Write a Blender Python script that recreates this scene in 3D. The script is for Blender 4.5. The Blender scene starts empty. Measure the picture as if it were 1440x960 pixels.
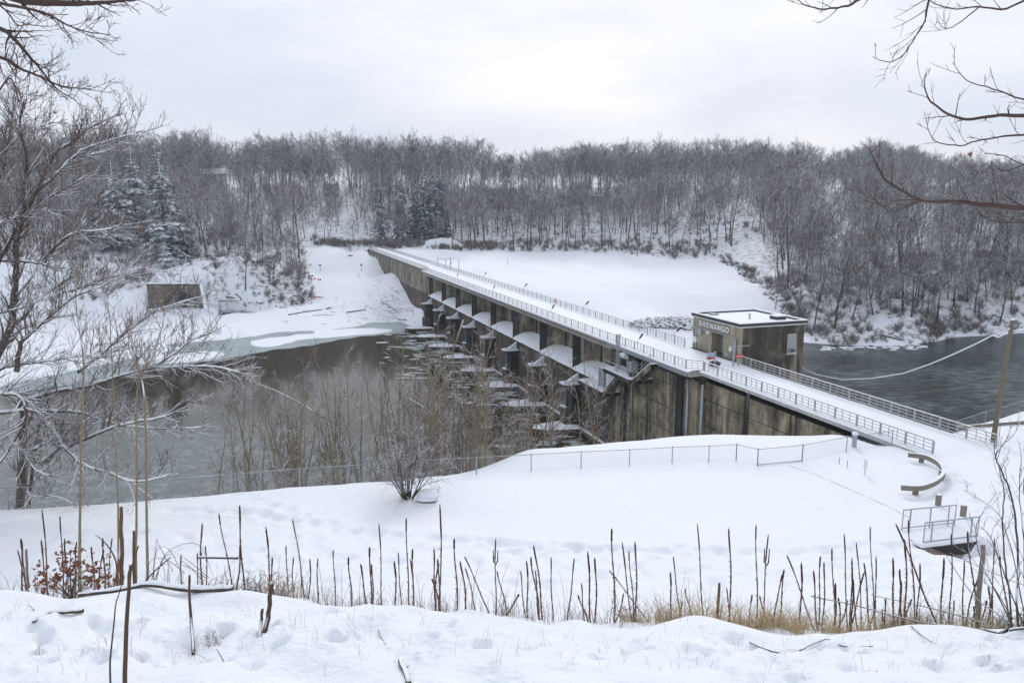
import bpy, math, random
import numpy as np
from mathutils import Vector, Matrix

scene = bpy.context.scene
col = scene.collection
FPX, CAMZ = 1060.0, 18.0                       # focal length in pixels of a 1440 px wide frame, eye height over the dam deck
PITCH = math.atan(192.0 / FPX)
CP, SP = math.cos(PITCH), math.sin(PITCH)

# ------------------------------------------------------------------ camera
cam_d = bpy.data.cameras.new('camera'); cam = bpy.data.objects.new('camera', cam_d); col.objects.link(cam)
cam.location = (0, 0, CAMZ); cam.rotation_euler = (math.pi / 2 - PITCH, 0, 0)
cam_d.sensor_width = 36; cam_d.lens = 36 * FPX / 1440; cam_d.clip_start = 0.1; cam_d.clip_end = 6000
scene.camera = cam

# ------------------------------------------------------------------ sky: snow overcast over a Nishita sky
SUN_EL, SUN_AZ = math.radians(27), math.radians(8)
world = bpy.data.worlds.new('World'); scene.world = world; world.use_nodes = True
wn, wl = world.node_tree.nodes, world.node_tree.links
for n_ in list(wn): wn.remove(n_)
out = wn.new('ShaderNodeOutputWorld'); bg = wn.new('ShaderNodeBackground')
sky = wn.new('ShaderNodeTexSky'); sky.sky_type = 'NISHITA'; sky.sun_disc = False
sky.sun_elevation = SUN_EL; sky.sun_rotation = SUN_AZ; sky.dust_density = 4; sky.air_density = 1
SKY_STRENGTH = 0.12
tc = wn.new('ShaderNodeTexCoord'); mp = wn.new('ShaderNodeMapping'); mp.inputs['Scale'].default_value = (1, 1, 3.2)
wl.new(tc.outputs['Generated'], mp.inputs['Vector'])
nz = wn.new('ShaderNodeTexNoise'); nz.inputs['Scale'].default_value = 3.2; nz.inputs['Detail'].default_value = 6
nz.inputs['Roughness'].default_value = 0.5; nz.inputs['Distortion'].default_value = 0.25
wl.new(mp.outputs[0], nz.inputs['Vector'])
rp = wn.new('ShaderNodeValToRGB'); e = rp.color_ramp.elements
K = 1.0 / SKY_STRENGTH
e[0].position = 0.36; e[0].color = (0.685, 0.75, 0.885, 1); e[1].position = 0.66; e[1].color = (0.88, 0.912, 0.98, 1)
m_ = rp.color_ramp.elements.new(0.5); m_.color = (0.77, 0.825, 0.94, 1)
wl.new(nz.outputs['Fac'], rp.inputs['Fac'])
sc_ = wn.new('ShaderNodeVectorMath'); sc_.operation = 'SCALE'; sc_.inputs['Scale'].default_value = K
wl.new(rp.outputs['Color'], sc_.inputs[0])
mx = wn.new('ShaderNodeMix'); mx.data_type = 'RGBA'; mx.inputs['Factor'].default_value = 0.96
wl.new(sky.outputs[0], mx.inputs['A']); wl.new(sc_.outputs[0], mx.inputs['B'])
wl.new(mx.outputs['Result'], bg.inputs['Color']); bg.inputs['Strength'].default_value = SKY_STRENGTH
wl.new(bg.outputs[0], out.inputs[0])

sun_d = bpy.data.lights.new('sun', 'SUN'); sun = bpy.data.objects.new('sun', sun_d); col.objects.link(sun)
sun_d.energy = 1.1; sun_d.angle = math.radians(14); sun_d.color = (1, 0.97, 0.92)
sd = Vector((math.sin(SUN_AZ) * math.cos(SUN_EL), math.cos(SUN_AZ) * math.cos(SUN_EL), math.sin(SUN_EL)))
sun.rotation_euler = (-sd).to_track_quat('-Z', 'Y').to_euler(); sun.location = (0, 0, 120)

vs = scene.view_settings; vs.view_transform = 'Standard'; vs.look = 'None'; vs.exposure = 0.06; vs.gamma = 1; vs.use_curve_mapping = False
scene.render.engine = 'CYCLES'; cy = scene.cycles
cy.use_denoising = True; cy.max_bounces = 6; cy.diffuse_bounces = 3; cy.glossy_bounces = 3; cy.transmission_bounces = 2
cy.volume_bounces = 0; cy.transparent_max_bounces = 6; cy.caustics_reflective = False; cy.caustics_refractive = False
HAZE = 0.00024

# ------------------------------------------------------------------ helpers
def ray(u, v):
    xc, yc = (u - 720) / FPX, (480 - v) / FPX
    return Vector((xc, CP + yc * SP, -SP + yc * CP))
def at(u, v, t): return ray(u, v) * t + Vector((0, 0, CAMZ))
def onz(u, v, z):
    d = ray(u, v); return d * ((z - CAMZ) / d.z) + Vector((0, 0, CAMZ))
AX = Vector((-0.3247, 0.9458, 0)).normalized()            # along the dam, away from the near bank
NX = Vector((AX.y, -AX.x, 0))                             # across the dam, downstream
def P(s, n, z=0.0): return AX * s + NX * n + Vector((0, 0, z))
def onn(u, v, n):
    d = ray(u, v); t = n / d.dot(NX); return d * t + Vector((0, 0, CAMZ))
def sn(p): return p.dot(AX), p.dot(NX)

class MB:
    def __init__(self): self.v = []; self.f = []
    def add(self, vs_, fs_):
        b = len(self.v); self.v.extend(tuple(q) for q in vs_); self.f.extend(tuple(i + b for i in f) for f in fs_)
    def box(self, o, ax, ay, az):
        """box from corner o along three edge vectors"""
        o, ax, ay, az = Vector(o), Vector(ax), Vector(ay), Vector(az)
        q = [o, o + ax, o + ax + ay, o + ay]; q = q + [p + az for p in q]
        self.add(q, [(3, 2, 1, 0), (4, 5, 6, 7), (0, 1, 5, 4), (1, 2, 6, 5), (2, 3, 7, 6), (3, 0, 4, 7)])
    def dbox(self, s0, s1, n0, n1, z0, z1): self.box(P(s0, n0, z0), AX * (s1 - s0), NX * (n1 - n0), (0, 0, z1 - z0))
    def wbox(self, x0, x1, y0, y1, z0, z1): self.box((x0, y0, z0), (x1 - x0, 0, 0), (0, y1 - y0, 0), (0, 0, z1 - z0))
    def bar(self, p, q, w, h, up=(0, 0, 1)):
        p, q = Vector(p), Vector(q); d = (q - p).normalized(); sx = d.cross(Vector(up))
        if sx.length < 1e-4: sx = Vector((1, 0, 0))
        sx.normalize(); uz = sx.cross(d)
        self.box(p - sx * w / 2 - uz * h / 2, q - p, sx * w, uz * h)
    def prism(self, poly, off):
        """closed polygon extruded by vector off"""
        k = len(poly); off = Vector(off); a = [Vector(p) for p in poly]
        self.add(a + [p + off for p in a], [tuple(range(k - 1, -1, -1)), tuple(range(k, 2 * k))] + [(i, (i + 1) % k, k + (i + 1) % k, k + i) for i in range(k)])
    def tube(self, pts, rad, n=6, cap=True):
        pts = [Vector(p) for p in pts]; k = len(pts); b = len(self.v)
        if not hasattr(rad, '__len__'): rad = [rad] * k
        ref = Vector((0.31, 0.17, 0.93))
        for i in range(k):
            d = pts[min(i + 1, k - 1)] - pts[max(i - 1, 0)]
            if d.length < 1e-9: d = Vector((0, 0, 1))
            d.normalize(); u = d.cross(ref)
            if u.length < 0.05: u = d.cross(Vector((1, 0, 0)))
            u.normalize(); w = d.cross(u); r = rad[i]
            for j in range(n):
                a = 2 * math.pi * j / n
                q = pts[i] + u * (r * math.cos(a)) + w * (r * math.sin(a)); self.v.append((q.x, q.y, q.z))
        for i in range(k - 1):
            for j in range(n):
                j2 = (j + 1) % n
                self.f.append((b + i * n + j, b + i * n + j2, b + (i + 1) * n + j2, b + (i + 1) * n + j))
        if cap:
            self.f.append(tuple(b + (k - 1) * n + j for j in range(n))); self.f.append(tuple(b + n - 1 - j for j in range(n)))
    def blob(self, c, rx, ry, rz, rng, jit=0.18, nu=7, nv=4, zmin=-1.0):
        c = Vector(c); b = len(self.v); rows = nv + 1
        for i in range(rows):
            th = math.pi * i / nv
            for j in range(nu):
                a = 2 * math.pi * j / nu; k = 1 + rng.uniform(-jit, jit)
                self.v.append((c.x + rx * k * math.sin(th) * math.cos(a), c.y + ry * k * math.sin(th) * math.sin(a), c.z + max(zmin, math.cos(th) * k) * rz))
        for i in range(nv):
            for j in range(nu):
                j2 = (j + 1) % nu
                self.f.append((b + i * nu + j, b + (i + 1) * nu + j, b + (i + 1) * nu + j2, b + i * nu + j2))
    def mesh(self, name, mat, smooth=False, off=None):
        me = bpy.data.meshes.new(name); vv = self.v
        if off is not None and off.length > 0: vv = [(a - off.x, b - off.y, c - off.z) for a, b, c in vv]
        me.from_pydata(vv, [], self.f); me.materials.append(mat)
        if smooth: me.polygons.foreach_set('use_smooth', [True] * len(me.polygons))
        me.update(); return me
    def build(self, name, mat, parent=None, smooth=False, kind=None, label=None, bevel=0.0):
        off = WORLD_LOC.get(parent.name) if parent is not None else None
        o = bpy.data.objects.new(name, self.mesh(name, mat, smooth, off)); col.objects.link(o)
        if parent is not None:
            o.parent = parent; WORLD_LOC[o.name] = WORLD_LOC[parent.name]
        else: WORLD_LOC[o.name] = Vector((0, 0, 0))
        if kind: o['kind'] = kind
        if label: o['label'] = label
        if bevel:
            m = o.modifiers.new('bevel', 'BEVEL'); m.width = bevel; m.segments = 2; m.limit_method = 'ANGLE'
        return o
WORLD_LOC = {}
def one(name, mat, parent, fn, *a, **k):
    kw = {q: k.pop(q) for q in ('smooth', 'kind', 'label', 'bevel') if q in k}
    m = MB(); getattr(m, fn)(*a, **k); return m.build(name, mat, parent, **kw)
def tag(o, label=None, cat=None, group=None, kind=None):
    if label: o['label'] = label
    if cat: o['category'] = cat
    if group: o['group'] = group
    if kind: o['kind'] = kind
    return o
def empty(name, loc, label, cat, group=None):
    o = bpy.data.objects.new(name, None); col.objects.link(o); o.location = loc; o.empty_display_size = 0.3
    WORLD_LOC[o.name] = Vector(loc); return tag(o, label, cat, group)

# ------------------------------------------------------------------ materials
def mat(name):
    m = bpy.data.materials.new(name); m.use_nodes = True; nt = m.node_tree
    return m, nt, nt.nodes['Principled BSDF']
def N(nt, t, **k):
    n = nt.nodes.new(t)
    for a, b in k.items():
        if a in n.inputs.keys(): n.inputs[a].default_value = b
        else: setattr(n, a, b)
    return n
def noise(nt, scale, detail=4, vec=None, rough=0.55):
    n = N(nt, 'ShaderNodeTexNoise'); n.inputs['Scale'].default_value = scale; n.inputs['Detail'].default_value = detail; n.inputs['Roughness'].default_value = rough
    if vec is not None: nt.links.new(vec, n.inputs['Vector'])
    return n.outputs['Fac']
def ramp(nt, fac, stops):
    r = N(nt, 'ShaderNodeValToRGB'); el = r.color_ramp.elements
    while len(el) < len(stops): el.new(0.5)
    for i, (p, c) in enumerate(stops):
        el[i].position = p; el[i].color = (c, c, c, 1) if not hasattr(c, '__len__') else (*c, 1)
    nt.links.new(fac, r.inputs['Fac']); return r.outputs['Color']
def mixc(nt, fac, a, b):
    m = N(nt, 'ShaderNodeMix', data_type='RGBA')
    for k, q in (('Factor', fac), ('A', a), ('B', b)):
        if hasattr(q, 'is_output') or hasattr(q, 'links'): nt.links.new(q, m.inputs[k])
        else: m.inputs[k].default_value = q if k == 'Factor' else (*q, 1)
    return m.outputs['Result']
def math_(nt, op, a, b=0.0, clamp=False):
    m = N(nt, 'ShaderNodeMath', operation=op, use_clamp=clamp)
    for i, q in enumerate((a, b)):
        if hasattr(q, 'links'): nt.links.new(q, m.inputs[i])
        else: m.inputs[i].default_value = q
    return m.outputs[0]
def bump(nt, bs, h, strength, dist):
    b = N(nt, 'ShaderNodeBump'); b.inputs['Strength'].default_value = strength; b.inputs['Distance'].default_value = dist
    nt.links.new(h, b.inputs['Height']); nt.links.new(b.outputs[0], bs.inputs['Normal'])
def pos(nt): return N(nt, 'ShaderNodeNewGeometry').outputs['Position']
SNOW = (0.87, 0.89, 0.925)
def snow_fac(nt, lo, hi, nscale=0, namt=0.0):
    """snow lies where the surface looks up"""
    g = N(nt, 'ShaderNodeNewGeometry'); sx = N(nt, 'ShaderNodeSeparateXYZ'); nt.links.new(g.outputs['Normal'], sx.inputs[0])
    z = sx.outputs['Z']
    if nscale:
        nn = noise(nt, nscale, 3, g.outputs['Position']); z = math_(nt, 'ADD', z, math_(nt, 'MULTIPLY', math_(nt, 'SUBTRACT', nn, 0.5), namt))
    mr = N(nt, 'ShaderNodeMapRange', interpolation_type='SMOOTHSTEP'); nt.links.new(z, mr.inputs['Value'])
    mr.inputs['From Min'].default_value = lo; mr.inputs['From Max'].default_value = hi
    return mr.outputs[0]
def snowy(name, c1, c2, nscale=3.0, lo=0.25, hi=0.6, sn_scale=2.0, sn_amt=0.9, rough=0.85, bmp=0.0, metal=0.0, vary=0.0):
    m, nt, bs = mat(name); p = pos(nt)
    c = mixc(nt, noise(nt, nscale, 4, p), c1, c2)
    if vary:                                          # every plant its own tone of bark
        hs = N(nt, 'ShaderNodeHueSaturation'); oi = N(nt, 'ShaderNodeObjectInfo'); nt.links.new(c, hs.inputs['Color'])
        nt.links.new(math_(nt, 'ADD', math_(nt, 'MULTIPLY', oi.outputs['Random'], vary), 1 - vary * .45), hs.inputs['Value']); nt.links.new(math_(nt, 'ADD', math_(nt, 'MULTIPLY', oi.outputs['Random'], -.6), 1.3), hs.inputs['Saturation']); c = hs.outputs['Color']
    f = snow_fac(nt, lo, hi, sn_scale, sn_amt)
    nt.links.new(mixc(nt, f, c, SNOW), bs.inputs['Base Color']); bs.inputs['Roughness'].default_value = rough
    if metal: nt.links.new(math_(nt, 'MULTIPLY', math_(nt, 'SUBTRACT', 1.0, f), metal), bs.inputs['Metallic'])
    if bmp: bump(nt, bs, noise(nt, nscale * 4, 3, p), 0.5, bmp)
    return m
def plain(name, c1, c2=None, nscale=3.0, rough=0.6, metal=0.0):
    m, nt, bs = mat(name)
    if c2: nt.links.new(mixc(nt, noise(nt, nscale, 4, pos(nt)), c1, c2), bs.inputs['Base Color'])
    else: bs.inputs['Base Color'].default_value = (*c1, 1)
    bs.inputs['Roughness'].default_value = rough; bs.inputs['Metallic'].default_value = metal
    return m
M = {}
# snow sheet of the ground, with leaf litter showing through where the vertex layer says there is wood floor
m, nt, bs = mat('snow_ground'); p = pos(nt)
at_ = N(nt, 'ShaderNodeAttribute'); at_.attribute_name = 'litter'
lf = math_(nt, "ADD", noise(nt, 0.35, 8, p, 0.75), math_(nt, 'MULTIPLY', at_.outputs['Fac'], 0.30))
lf = ramp(nt, lf, [(0.80, 0.0), (0.95, 1.0)])
lit = mixc(nt, noise(nt, 2.2, 3, p), (0.10, 0.075, 0.055), (0.21, 0.16, 0.12))
sn_c = mixc(nt, noise(nt, 0.35, 3, p), (0.84, 0.865, 0.91), (0.89, 0.905, 0.935))
nt.links.new(mixc(nt, math_(nt, 'MULTIPLY', lf, at_.outputs['Fac'], True), sn_c, lit), bs.inputs['Base Color']); bs.inputs['Roughness'].default_value = 0.75
h = math_(nt, 'ADD', math_(nt, 'MULTIPLY', noise(nt, 2.6, 5, p), 1.0), math_(nt, 'MULTIPLY', noise(nt, 14.0, 4, p), 0.25))
bump(nt, bs, h, 0.8, 0.12); M['snow_ground'] = m
m, nt, bs = mat('snow'); p = pos(nt)
nt.links.new(mixc(nt, noise(nt, 0.8, 3, p), (0.83, 0.86, 0.905), (0.90, 0.91, 0.935)), bs.inputs['Base Color']); bs.inputs['Roughness'].default_value = 0.75
bump(nt, bs, noise(nt, 3.0, 5, p), 0.4, 0.08); M['snow'] = m

def concrete(name, base, base2, dark, streak, blot, lift=0.0, rough=0.9):
    """weathered concrete: blotches plus run-down streaks, in the dam's own axes"""
    m, nt, bs = mat(name)
    g = pos(nt); mpn = N(nt, 'ShaderNodeMapping'); mpn.inputs['Rotation'].default_value = (0, 0, -math.atan2(AX.y, AX.x)); nt.links.new(g, mpn.inputs['Vector'])
    v = mpn.outputs[0]
    sm = N(nt, 'ShaderNodeMapping'); sm.inputs['Scale'].default_value = (1.0, 1.0, 0.07); nt.links.new(v, sm.inputs['Vector'])
    sm2 = N(nt, 'ShaderNodeMapping'); sm2.inputs['Scale'].default_value = (0.3, 0.3, 0.03); nt.links.new(v, sm2.inputs['Vector'])
    c = mixc(nt, ramp(nt, noise(nt, 0.28, 6, v, 0.65), [(0.35, 0.0), (0.65, 1.0)]), base, base2)
    st = ramp(nt, noise(nt, 1.3, 5, sm.outputs[0], 0.6), [(streak, 1.0), (streak + 0.16, 0.0)])
    st2 = ramp(nt, noise(nt, 1.6, 3, sm2.outputs[0], 0.5), [(0.38, 1.0), (0.60, 0.15)])
    c = mixc(nt, math_(nt, 'MULTIPLY', math_(nt, 'MULTIPLY', st, st2), 0.92), c, dark)
    c = mixc(nt, math_(nt, 'MULTIPLY', ramp(nt, noise(nt, 0.55, 8, v, 0.7), [(blot, 1.0), (blot + 0.22, 0.0)]), 0.75), c, dark)
    pl_ = ramp(nt, math_(nt, 'MULTIPLY', noise(nt, 0.9, 6, sm.outputs[0], 0.65), math_(nt, 'ADD', noise(nt, 0.22, 4, v, 0.6), 0.5)), [(0.56, 0.0), (0.68, 1.0)])
    c = mixc(nt, math_(nt, 'MULTIPLY', pl_, 0.6), c, tuple(min(.6, q * 1.35 + .06) for q in base))
    if lift:
        rs = ramp(nt, noise(nt, 0.7, 5, sm.outputs[0], 0.6), [(0.60, 0.0), (0.72, 1.0)])
        c = mixc(nt, math_(nt, 'MULTIPLY', rs, lift), c, (0.22, 0.115, 0.06))
    nt.links.new(c, bs.inputs['Base Color']); bs.inputs['Roughness'].default_value = rough
    bump(nt, bs, noise(nt, 3.5, 6, v), 0.35, 0.05)
    M[name] = m; return m
concrete('concrete_upper', (0.42, 0.375, 0.275), (0.31, 0.275, 0.205), (0.03, 0.028, 0.026), 0.475, 0.36)
concrete('concrete_near', (0.42, 0.345, 0.235), (0.31, 0.26, 0.185), (0.03, 0.027, 0.024), 0.455, 0.38, 0.55)
concrete('concrete_wet', (0.185, 0.14, 0.10), (0.12, 0.097, 0.078), (0.03, 0.028, 0.026), 0.44, 0.40, 0.5)
concrete('culvert_stone', (0.21, 0.175, 0.135), (0.145, 0.122, 0.10), (0.05, 0.045, 0.04), 0.36, 0.32)
concrete('concrete_stain', (0.075, 0.072, 0.066), (0.05, 0.05, 0.048), (0.022, 0.022, 0.022), 0.45, 0.42)
concrete('concrete_trim', (0.50, 0.49, 0.46), (0.40, 0.395, 0.375), (0.16, 0.155, 0.145), 0.28, 0.22)
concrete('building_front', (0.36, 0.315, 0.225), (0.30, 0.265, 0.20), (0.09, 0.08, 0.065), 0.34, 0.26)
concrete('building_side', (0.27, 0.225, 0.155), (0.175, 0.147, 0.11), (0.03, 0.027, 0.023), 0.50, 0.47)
M['joint'] = plain('joint', (0.035, 0.033, 0.03), rough=0.95)
M['rail'] = snowy('rail', (0.33, 0.34, 0.35), (0.45, 0.45, 0.44), 2.0, 0.55, 0.95, 1.2, 0.9, 0.5, metal=0.35)
M['rail_wood'] = snowy('rail_wood', (0.36, 0.33, 0.30), (0.48, 0.455, 0.43), 2.0, 0.5, 1.05, 0.9, 1.2, 0.7)
M['galv'] = plain('galv', (0.33, 0.36, 0.39), (0.42, 0.45, 0.48), 5, 0.45, 0.5)
M['dark'] = plain('dark', (0.03, 0.03, 0.033), (0.05, 0.05, 0.052), 3, 0.6)
M['black_band'] = plain('black_band', (0.03, 0.027, 0.026), (0.06, 0.05, 0.045), 2, 0.6)
M['grey_box'] = plain('grey_box', (0.27, 0.31, 0.33), (0.36, 0.39, 0.41), 4, 0.5)
M['white_box'] = plain('white_box', (0.72, 0.73, 0.72), (0.8, 0.8, 0.79), 4, 0.5)
M['white_paint'] = plain('white_paint', (0.78, 0.78, 0.76), (0.70, 0.70, 0.68), 6, 0.6)
M['red_sign'] = plain('red_sign', (0.55, 0.03, 0.04), (0.62, 0.05, 0.05), 4, 0.5)
M['blue_sign'] = plain('blue_sign', (0.36, 0.47, 0.60), (0.45, 0.55, 0.66), 4, 0.5)
M['red_boom'] = plain('red_boom', (0.45, 0.07, 0.05), (0.5, 0.1, 0.08), 2, 0.6)
M['red_line'] = plain('red_line', (0.12, 0.045, 0.045), (0.16, 0.06, 0.055), 2, 0.7)
M['timber'] = snowy('timber', (0.17, 0.145, 0.115), (0.29, 0.26, 0.215), 6, 0.6, 0.95, 3, 1.0, 0.9, 0.01)
M['pole_wood'] = snowy('pole_wood', (0.135, 0.118, 0.075), (0.20, 0.178, 0.12), 3, 0.75, 0.95, 3, 0.2, 0.9, 0.01)
M['rock'] = snowy('rock', (0.10, 0.095, 0.09), (0.19, 0.175, 0.16), 2.5, 0.28, 0.55, 1.6, 0.5, 0.95, 0.03)
M['bark_far'] = snowy('bark_far', (0.052, 0.042, 0.036), (0.115, 0.094, 0.080), 0.35, 0.12, 0.6, 0.5, 1.2, vary=.9)
M['twig_far'] = snowy('twig_far', (0.078, 0.055, 0.044), (0.145, 0.112, 0.094), 0.12, 0.18, 0.8, 0.35, 1.6, vary=.9)
M['twig_red'] = snowy('twig_red', (0.14, 0.085, 0.065), (0.22, 0.145, 0.115), 0.3, 0.45, 0.95, 0.5, 0.9)
M['bark_near'] = snowy('bark_near', (0.050, 0.042, 0.034), (0.115, 0.098, 0.070), 6, 0.42, 0.72, 2.2, 0.7, 0.9, 0.01)
M['twig_near'] = snowy('twig_near', (0.085, 0.058, 0.047), (0.15, 0.105, 0.085), 3, 0.20, 0.6, 2.0, 1.2)
M['bark_bare'] = plain('bark_bare', (0.055, 0.034, 0.03), (0.10, 0.06, 0.05), 20, 0.8)
M['bark_sap'] = snowy('bark_sap', (0.17, 0.14, 0.075), (0.28, 0.235, 0.14), 2.0, 0.35, 0.7, 1.5, 1.1)
M['twig_sap'] = snowy('twig_sap', (0.15, 0.105, 0.08), (0.23, 0.175, 0.14), 1.0, 0.30, 0.8, 1.2, 1.5)
M['needles'] = snowy('needles', (0.04, 0.07, 0.082), (0.07, 0.11, 0.118), 0.6, 0.70, 1.1, 0.6, 0.9)
M['needles_snow'] = snowy('needles_snow', (0.045, 0.078, 0.085), (0.08, 0.12, 0.122), 0.6, 0.66, 1.08, 0.5, 0.9)
M['brush'] = snowy('brush', (0.10, 0.075, 0.062), (0.18, 0.14, 0.12), 0.4, 0.45, 0.95, 0.8, 1.0)
M['mullein'] = plain('mullein', (0.10, 0.053, 0.033), (0.19, 0.112, 0.068), 9, 0.9)
M['mullein_head'] = plain('mullein_head', (0.055, 0.026, 0.019), (0.10, 0.05, 0.035), 14, 0.95)
M['grass'] = plain('grass', (0.50, 0.38, 0.21), (0.68, 0.56, 0.36), 5, 0.8)
M['weed'] = plain('weed', (0.20, 0.155, 0.125), (0.32, 0.26, 0.215), 5, 0.85)
M['oak_leaf'] = plain('oak_leaf', (0.15, 0.055, 0.028), (0.26, 0.105, 0.05), 8, 0.7)
M['stalk'] = snowy('stalk', (0.065, 0.038, 0.028), (0.12, 0.075, 0.055), 12, 0.6, 0.85, 4, 0.5, 0.85)
M['house_wall'] = plain('house_wall', (0.30, 0.29, 0.285), (0.36, 0.35, 0.34), 1, 0.8)
M['house_brown'] = plain('house_brown', (0.14, 0.105, 0.085), (0.18, 0.14, 0.115), 1, 0.8)
M['glass'] = plain('glass', (0.05, 0.055, 0.06), None, 1, 0.1)
M['pane'] = plain('pane', (0.25, 0.29, 0.29), (0.32, 0.36, 0.355), 1, 0.2)
M['frame'] = plain('frame', (0.42, 0.41, 0.38), (0.5, 0.49, 0.46), 3, 0.6)
m, nt, bs = mat('void'); bs.inputs['Base Color'].default_value = (0.012, 0.012, 0.012, 1); M['void'] = m
M['bird'] = plain('bird', (0.55, 0.03, 0.02), (0.45, 0.02, 0.02), 8, 0.7)
# reservoir: nearly still, murky green-grey with slush forming in patches
m, nt, bs = mat('still_water'); p = pos(nt)
sy = N(nt, 'ShaderNodeSeparateXYZ'); nt.links.new(p, sy.inputs[0])          # near water painted paler: skim ice plus the sky's reflection, put into the colour
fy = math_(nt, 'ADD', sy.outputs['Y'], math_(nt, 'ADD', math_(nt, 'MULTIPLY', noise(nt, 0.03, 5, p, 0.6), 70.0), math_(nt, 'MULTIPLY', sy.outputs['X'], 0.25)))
sky_ice_film = N(nt, 'ShaderNodeMapRange', interpolation_type='SMOOTHSTEP'); nt.links.new(fy, sky_ice_film.inputs['Value']); sky_ice_film.inputs['From Min'].default_value = 152; sky_ice_film.inputs['From Max'].default_value = 112; sky_ice_film = sky_ice_film.outputs[0]
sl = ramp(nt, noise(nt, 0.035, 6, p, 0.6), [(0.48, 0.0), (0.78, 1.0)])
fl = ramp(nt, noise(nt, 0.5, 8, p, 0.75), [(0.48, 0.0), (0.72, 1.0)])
nt.links.new(mixc(nt, sky_ice_film, mixc(nt, math_(nt, 'MULTIPLY', sl, math_(nt, 'MULTIPLY', fl, 0.5)), (0.042, 0.034, 0.017), (0.20, 0.21, 0.19)), mixc(nt, fl, (0.13, 0.15, 0.137), (0.33, 0.36, 0.35))), bs.inputs['Base Color'])
bs.inputs['Roughness'].default_value = 0.05; bs.inputs['IOR'].default_value = 1.33; bs.inputs['Specular IOR Level'].default_value = 0.34
mpn = N(nt, 'ShaderNodeMapping'); mpn.inputs['Scale'].default_value = (1, 0.6, 1); nt.links.new(p, mpn.inputs['Vector'])
bump(nt, bs, noise(nt, 0.5, 3, mpn.outputs[0]), 0.07, 0.05); M['still_water'] = m
# river below the dam: broken, running water
m, nt, bs = mat('running_water'); p = pos(nt)
mpn = N(nt, 'ShaderNodeMapping'); mpn.inputs['Rotation'].default_value = (0, 0, math.radians(-6)); mpn.inputs['Scale'].default_value = (0.45, 1.3, 1); nt.links.new(p, mpn.inputs['Vector'])
fo = ramp(nt, math_(nt, 'MULTIPLY', noise(nt, 0.8, 8, mpn.outputs[0], 0.75), math_(nt, 'ADD', noise(nt, 0.035, 2, p), 0.5)), [(0.46, 0.0), (0.68, 1.0)])
nt.links.new(mixc(nt, fo, (0.018, 0.030, 0.028), (0.26, 0.31, 0.30)), bs.inputs['Base Color'])
bs.inputs['Roughness'].default_value = 0.16; bs.inputs['IOR'].default_value = 1.33; bs.inputs['Specular IOR Level'].default_value = 0.22
bump(nt, bs, noise(nt, 0.9, 7, mpn.outputs[0], 0.7), 1.0, 1.3); M['running_water'] = m
m, nt, bs = mat('ice'); p = pos(nt)
ic = ramp(nt, noise(nt, 0.06, 5, p, 0.6), [(0.40, 0.0), (0.64, 1.0)])
nt.links.new(mixc(nt, ic, (0.30, 0.37, 0.375), (0.42, 0.47, 0.48)), bs.inputs['Base Color']); bs.inputs['Roughness'].default_value = 0.32; M['ice'] = m
m, nt, bs = mat('floe'); p = pos(nt)
nt.links.new(mixc(nt, noise(nt, 1.2, 6, p, 0.7), (0.26, 0.29, 0.27), (0.62, 0.66, 0.66)), bs.inputs['Base Color']); bs.inputs['Roughness'].default_value = 0.5; M['floe'] = m

# ------------------------------------------------------------------ ground: one height field through surveyed spots
WATER = -16.0
ctl = []
def px(u, v, z): q = onz(u, v, z); ctl.append((q.x, q.y, z))
def pt(u, t, z):                                     # spot at a bearing and a distance
    ctl.append(((u - 720) / FPX * t, t, z))
def dm(s, n, z): q = P(s, n); ctl.append((q.x, q.y, z))
CREST = [(-400, 826), (0, 832), (180, 834), (330, 840), (480, 850), (700, 866), (960, 884), (1080, 886), (1200, 887), (1440, 892), (1800, 892)]
for x in (-16, -8, 0, 8, 16):
    for y, z in ((-25, 19.5), (-8, 17.0), (0, 16.1), (3.2, 15.0)): ctl.append((x, y, z))
for u in (-500, -150, 200, 550, 900, 1250, 1600, 1950): px(u, 960, 13.3)
for u, v in CREST: q = at(u, v, 12.0); ctl.append(tuple(q))
for x in (-18, -9, 0, 9, 18):
    cz = 11.95 - 0.035 * (x + 9) * 0.8
    for y, dz in ((13.0, -1.75), (15.5, -3.9), (19, -6.3), (22, -7.4)): ctl.append((x, y, cz + dz))
for u, z in ((-200, 4.6), (0, 4.4), (360, 4.0), (720, 3.7), (1080, 3.6), (1440, 3.6), (1700, 3.8)): px(u, 850, z)
for u, z in ((-200, 4.0), (0, 3.6), (300, 3.0), (720, 2.3), (1100, 2.1), (1440, 2.5), (1700, 2.8)): px(u, 785, z)
for u, z in ((250, 2.0), (600, 1.0), (900, 0.8), (1150, 0.9), (1300, 1.3), (1440, 1.5)): px(u, 722, z)
FENCE = [(-170, 722, 2.9), (-80, 720, 2.7), (13, 717, 2.4), (124, 712, 2.3), (228, 702, 1.5), (326, 693, .8), (422, 684, .55), (513, 678, .3), (592, 672, .15), (670, 667, .05),
         (747, 662, -.2), (817, 658, -.4), (885, 654.6, -.6), (945, 651, -.6), (996.5, 649.6, -.4), (1035, 647.5, -.1), (1065, 655, 0), (1127.7, 649, .3), (1190, 636, 0), (1255, 627, -.2)]
for q in FENCE[:-1]: px(*q)
for q in ((1250, 640, 0), (1310, 643, -.1), (1385, 632, 0), (1440, 640, .2), (1600, 640, .6), (1385, 594, -.8), (1440, 578, -.6), (1600, 560, -.5), (1340, 640, 0)): px(*q)
for q in ((745, 632, -.6), (820, 626, -.9), (890, 620, -1.2), (960, 614, -1.5), (1000, 612, -2.0)): px(*q)
for s, z in ((47.6, -.6), (55.4, -4), (64.7, -7.4), (80, -13), (93, -17.5)): dm(s, 46, z)
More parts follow.
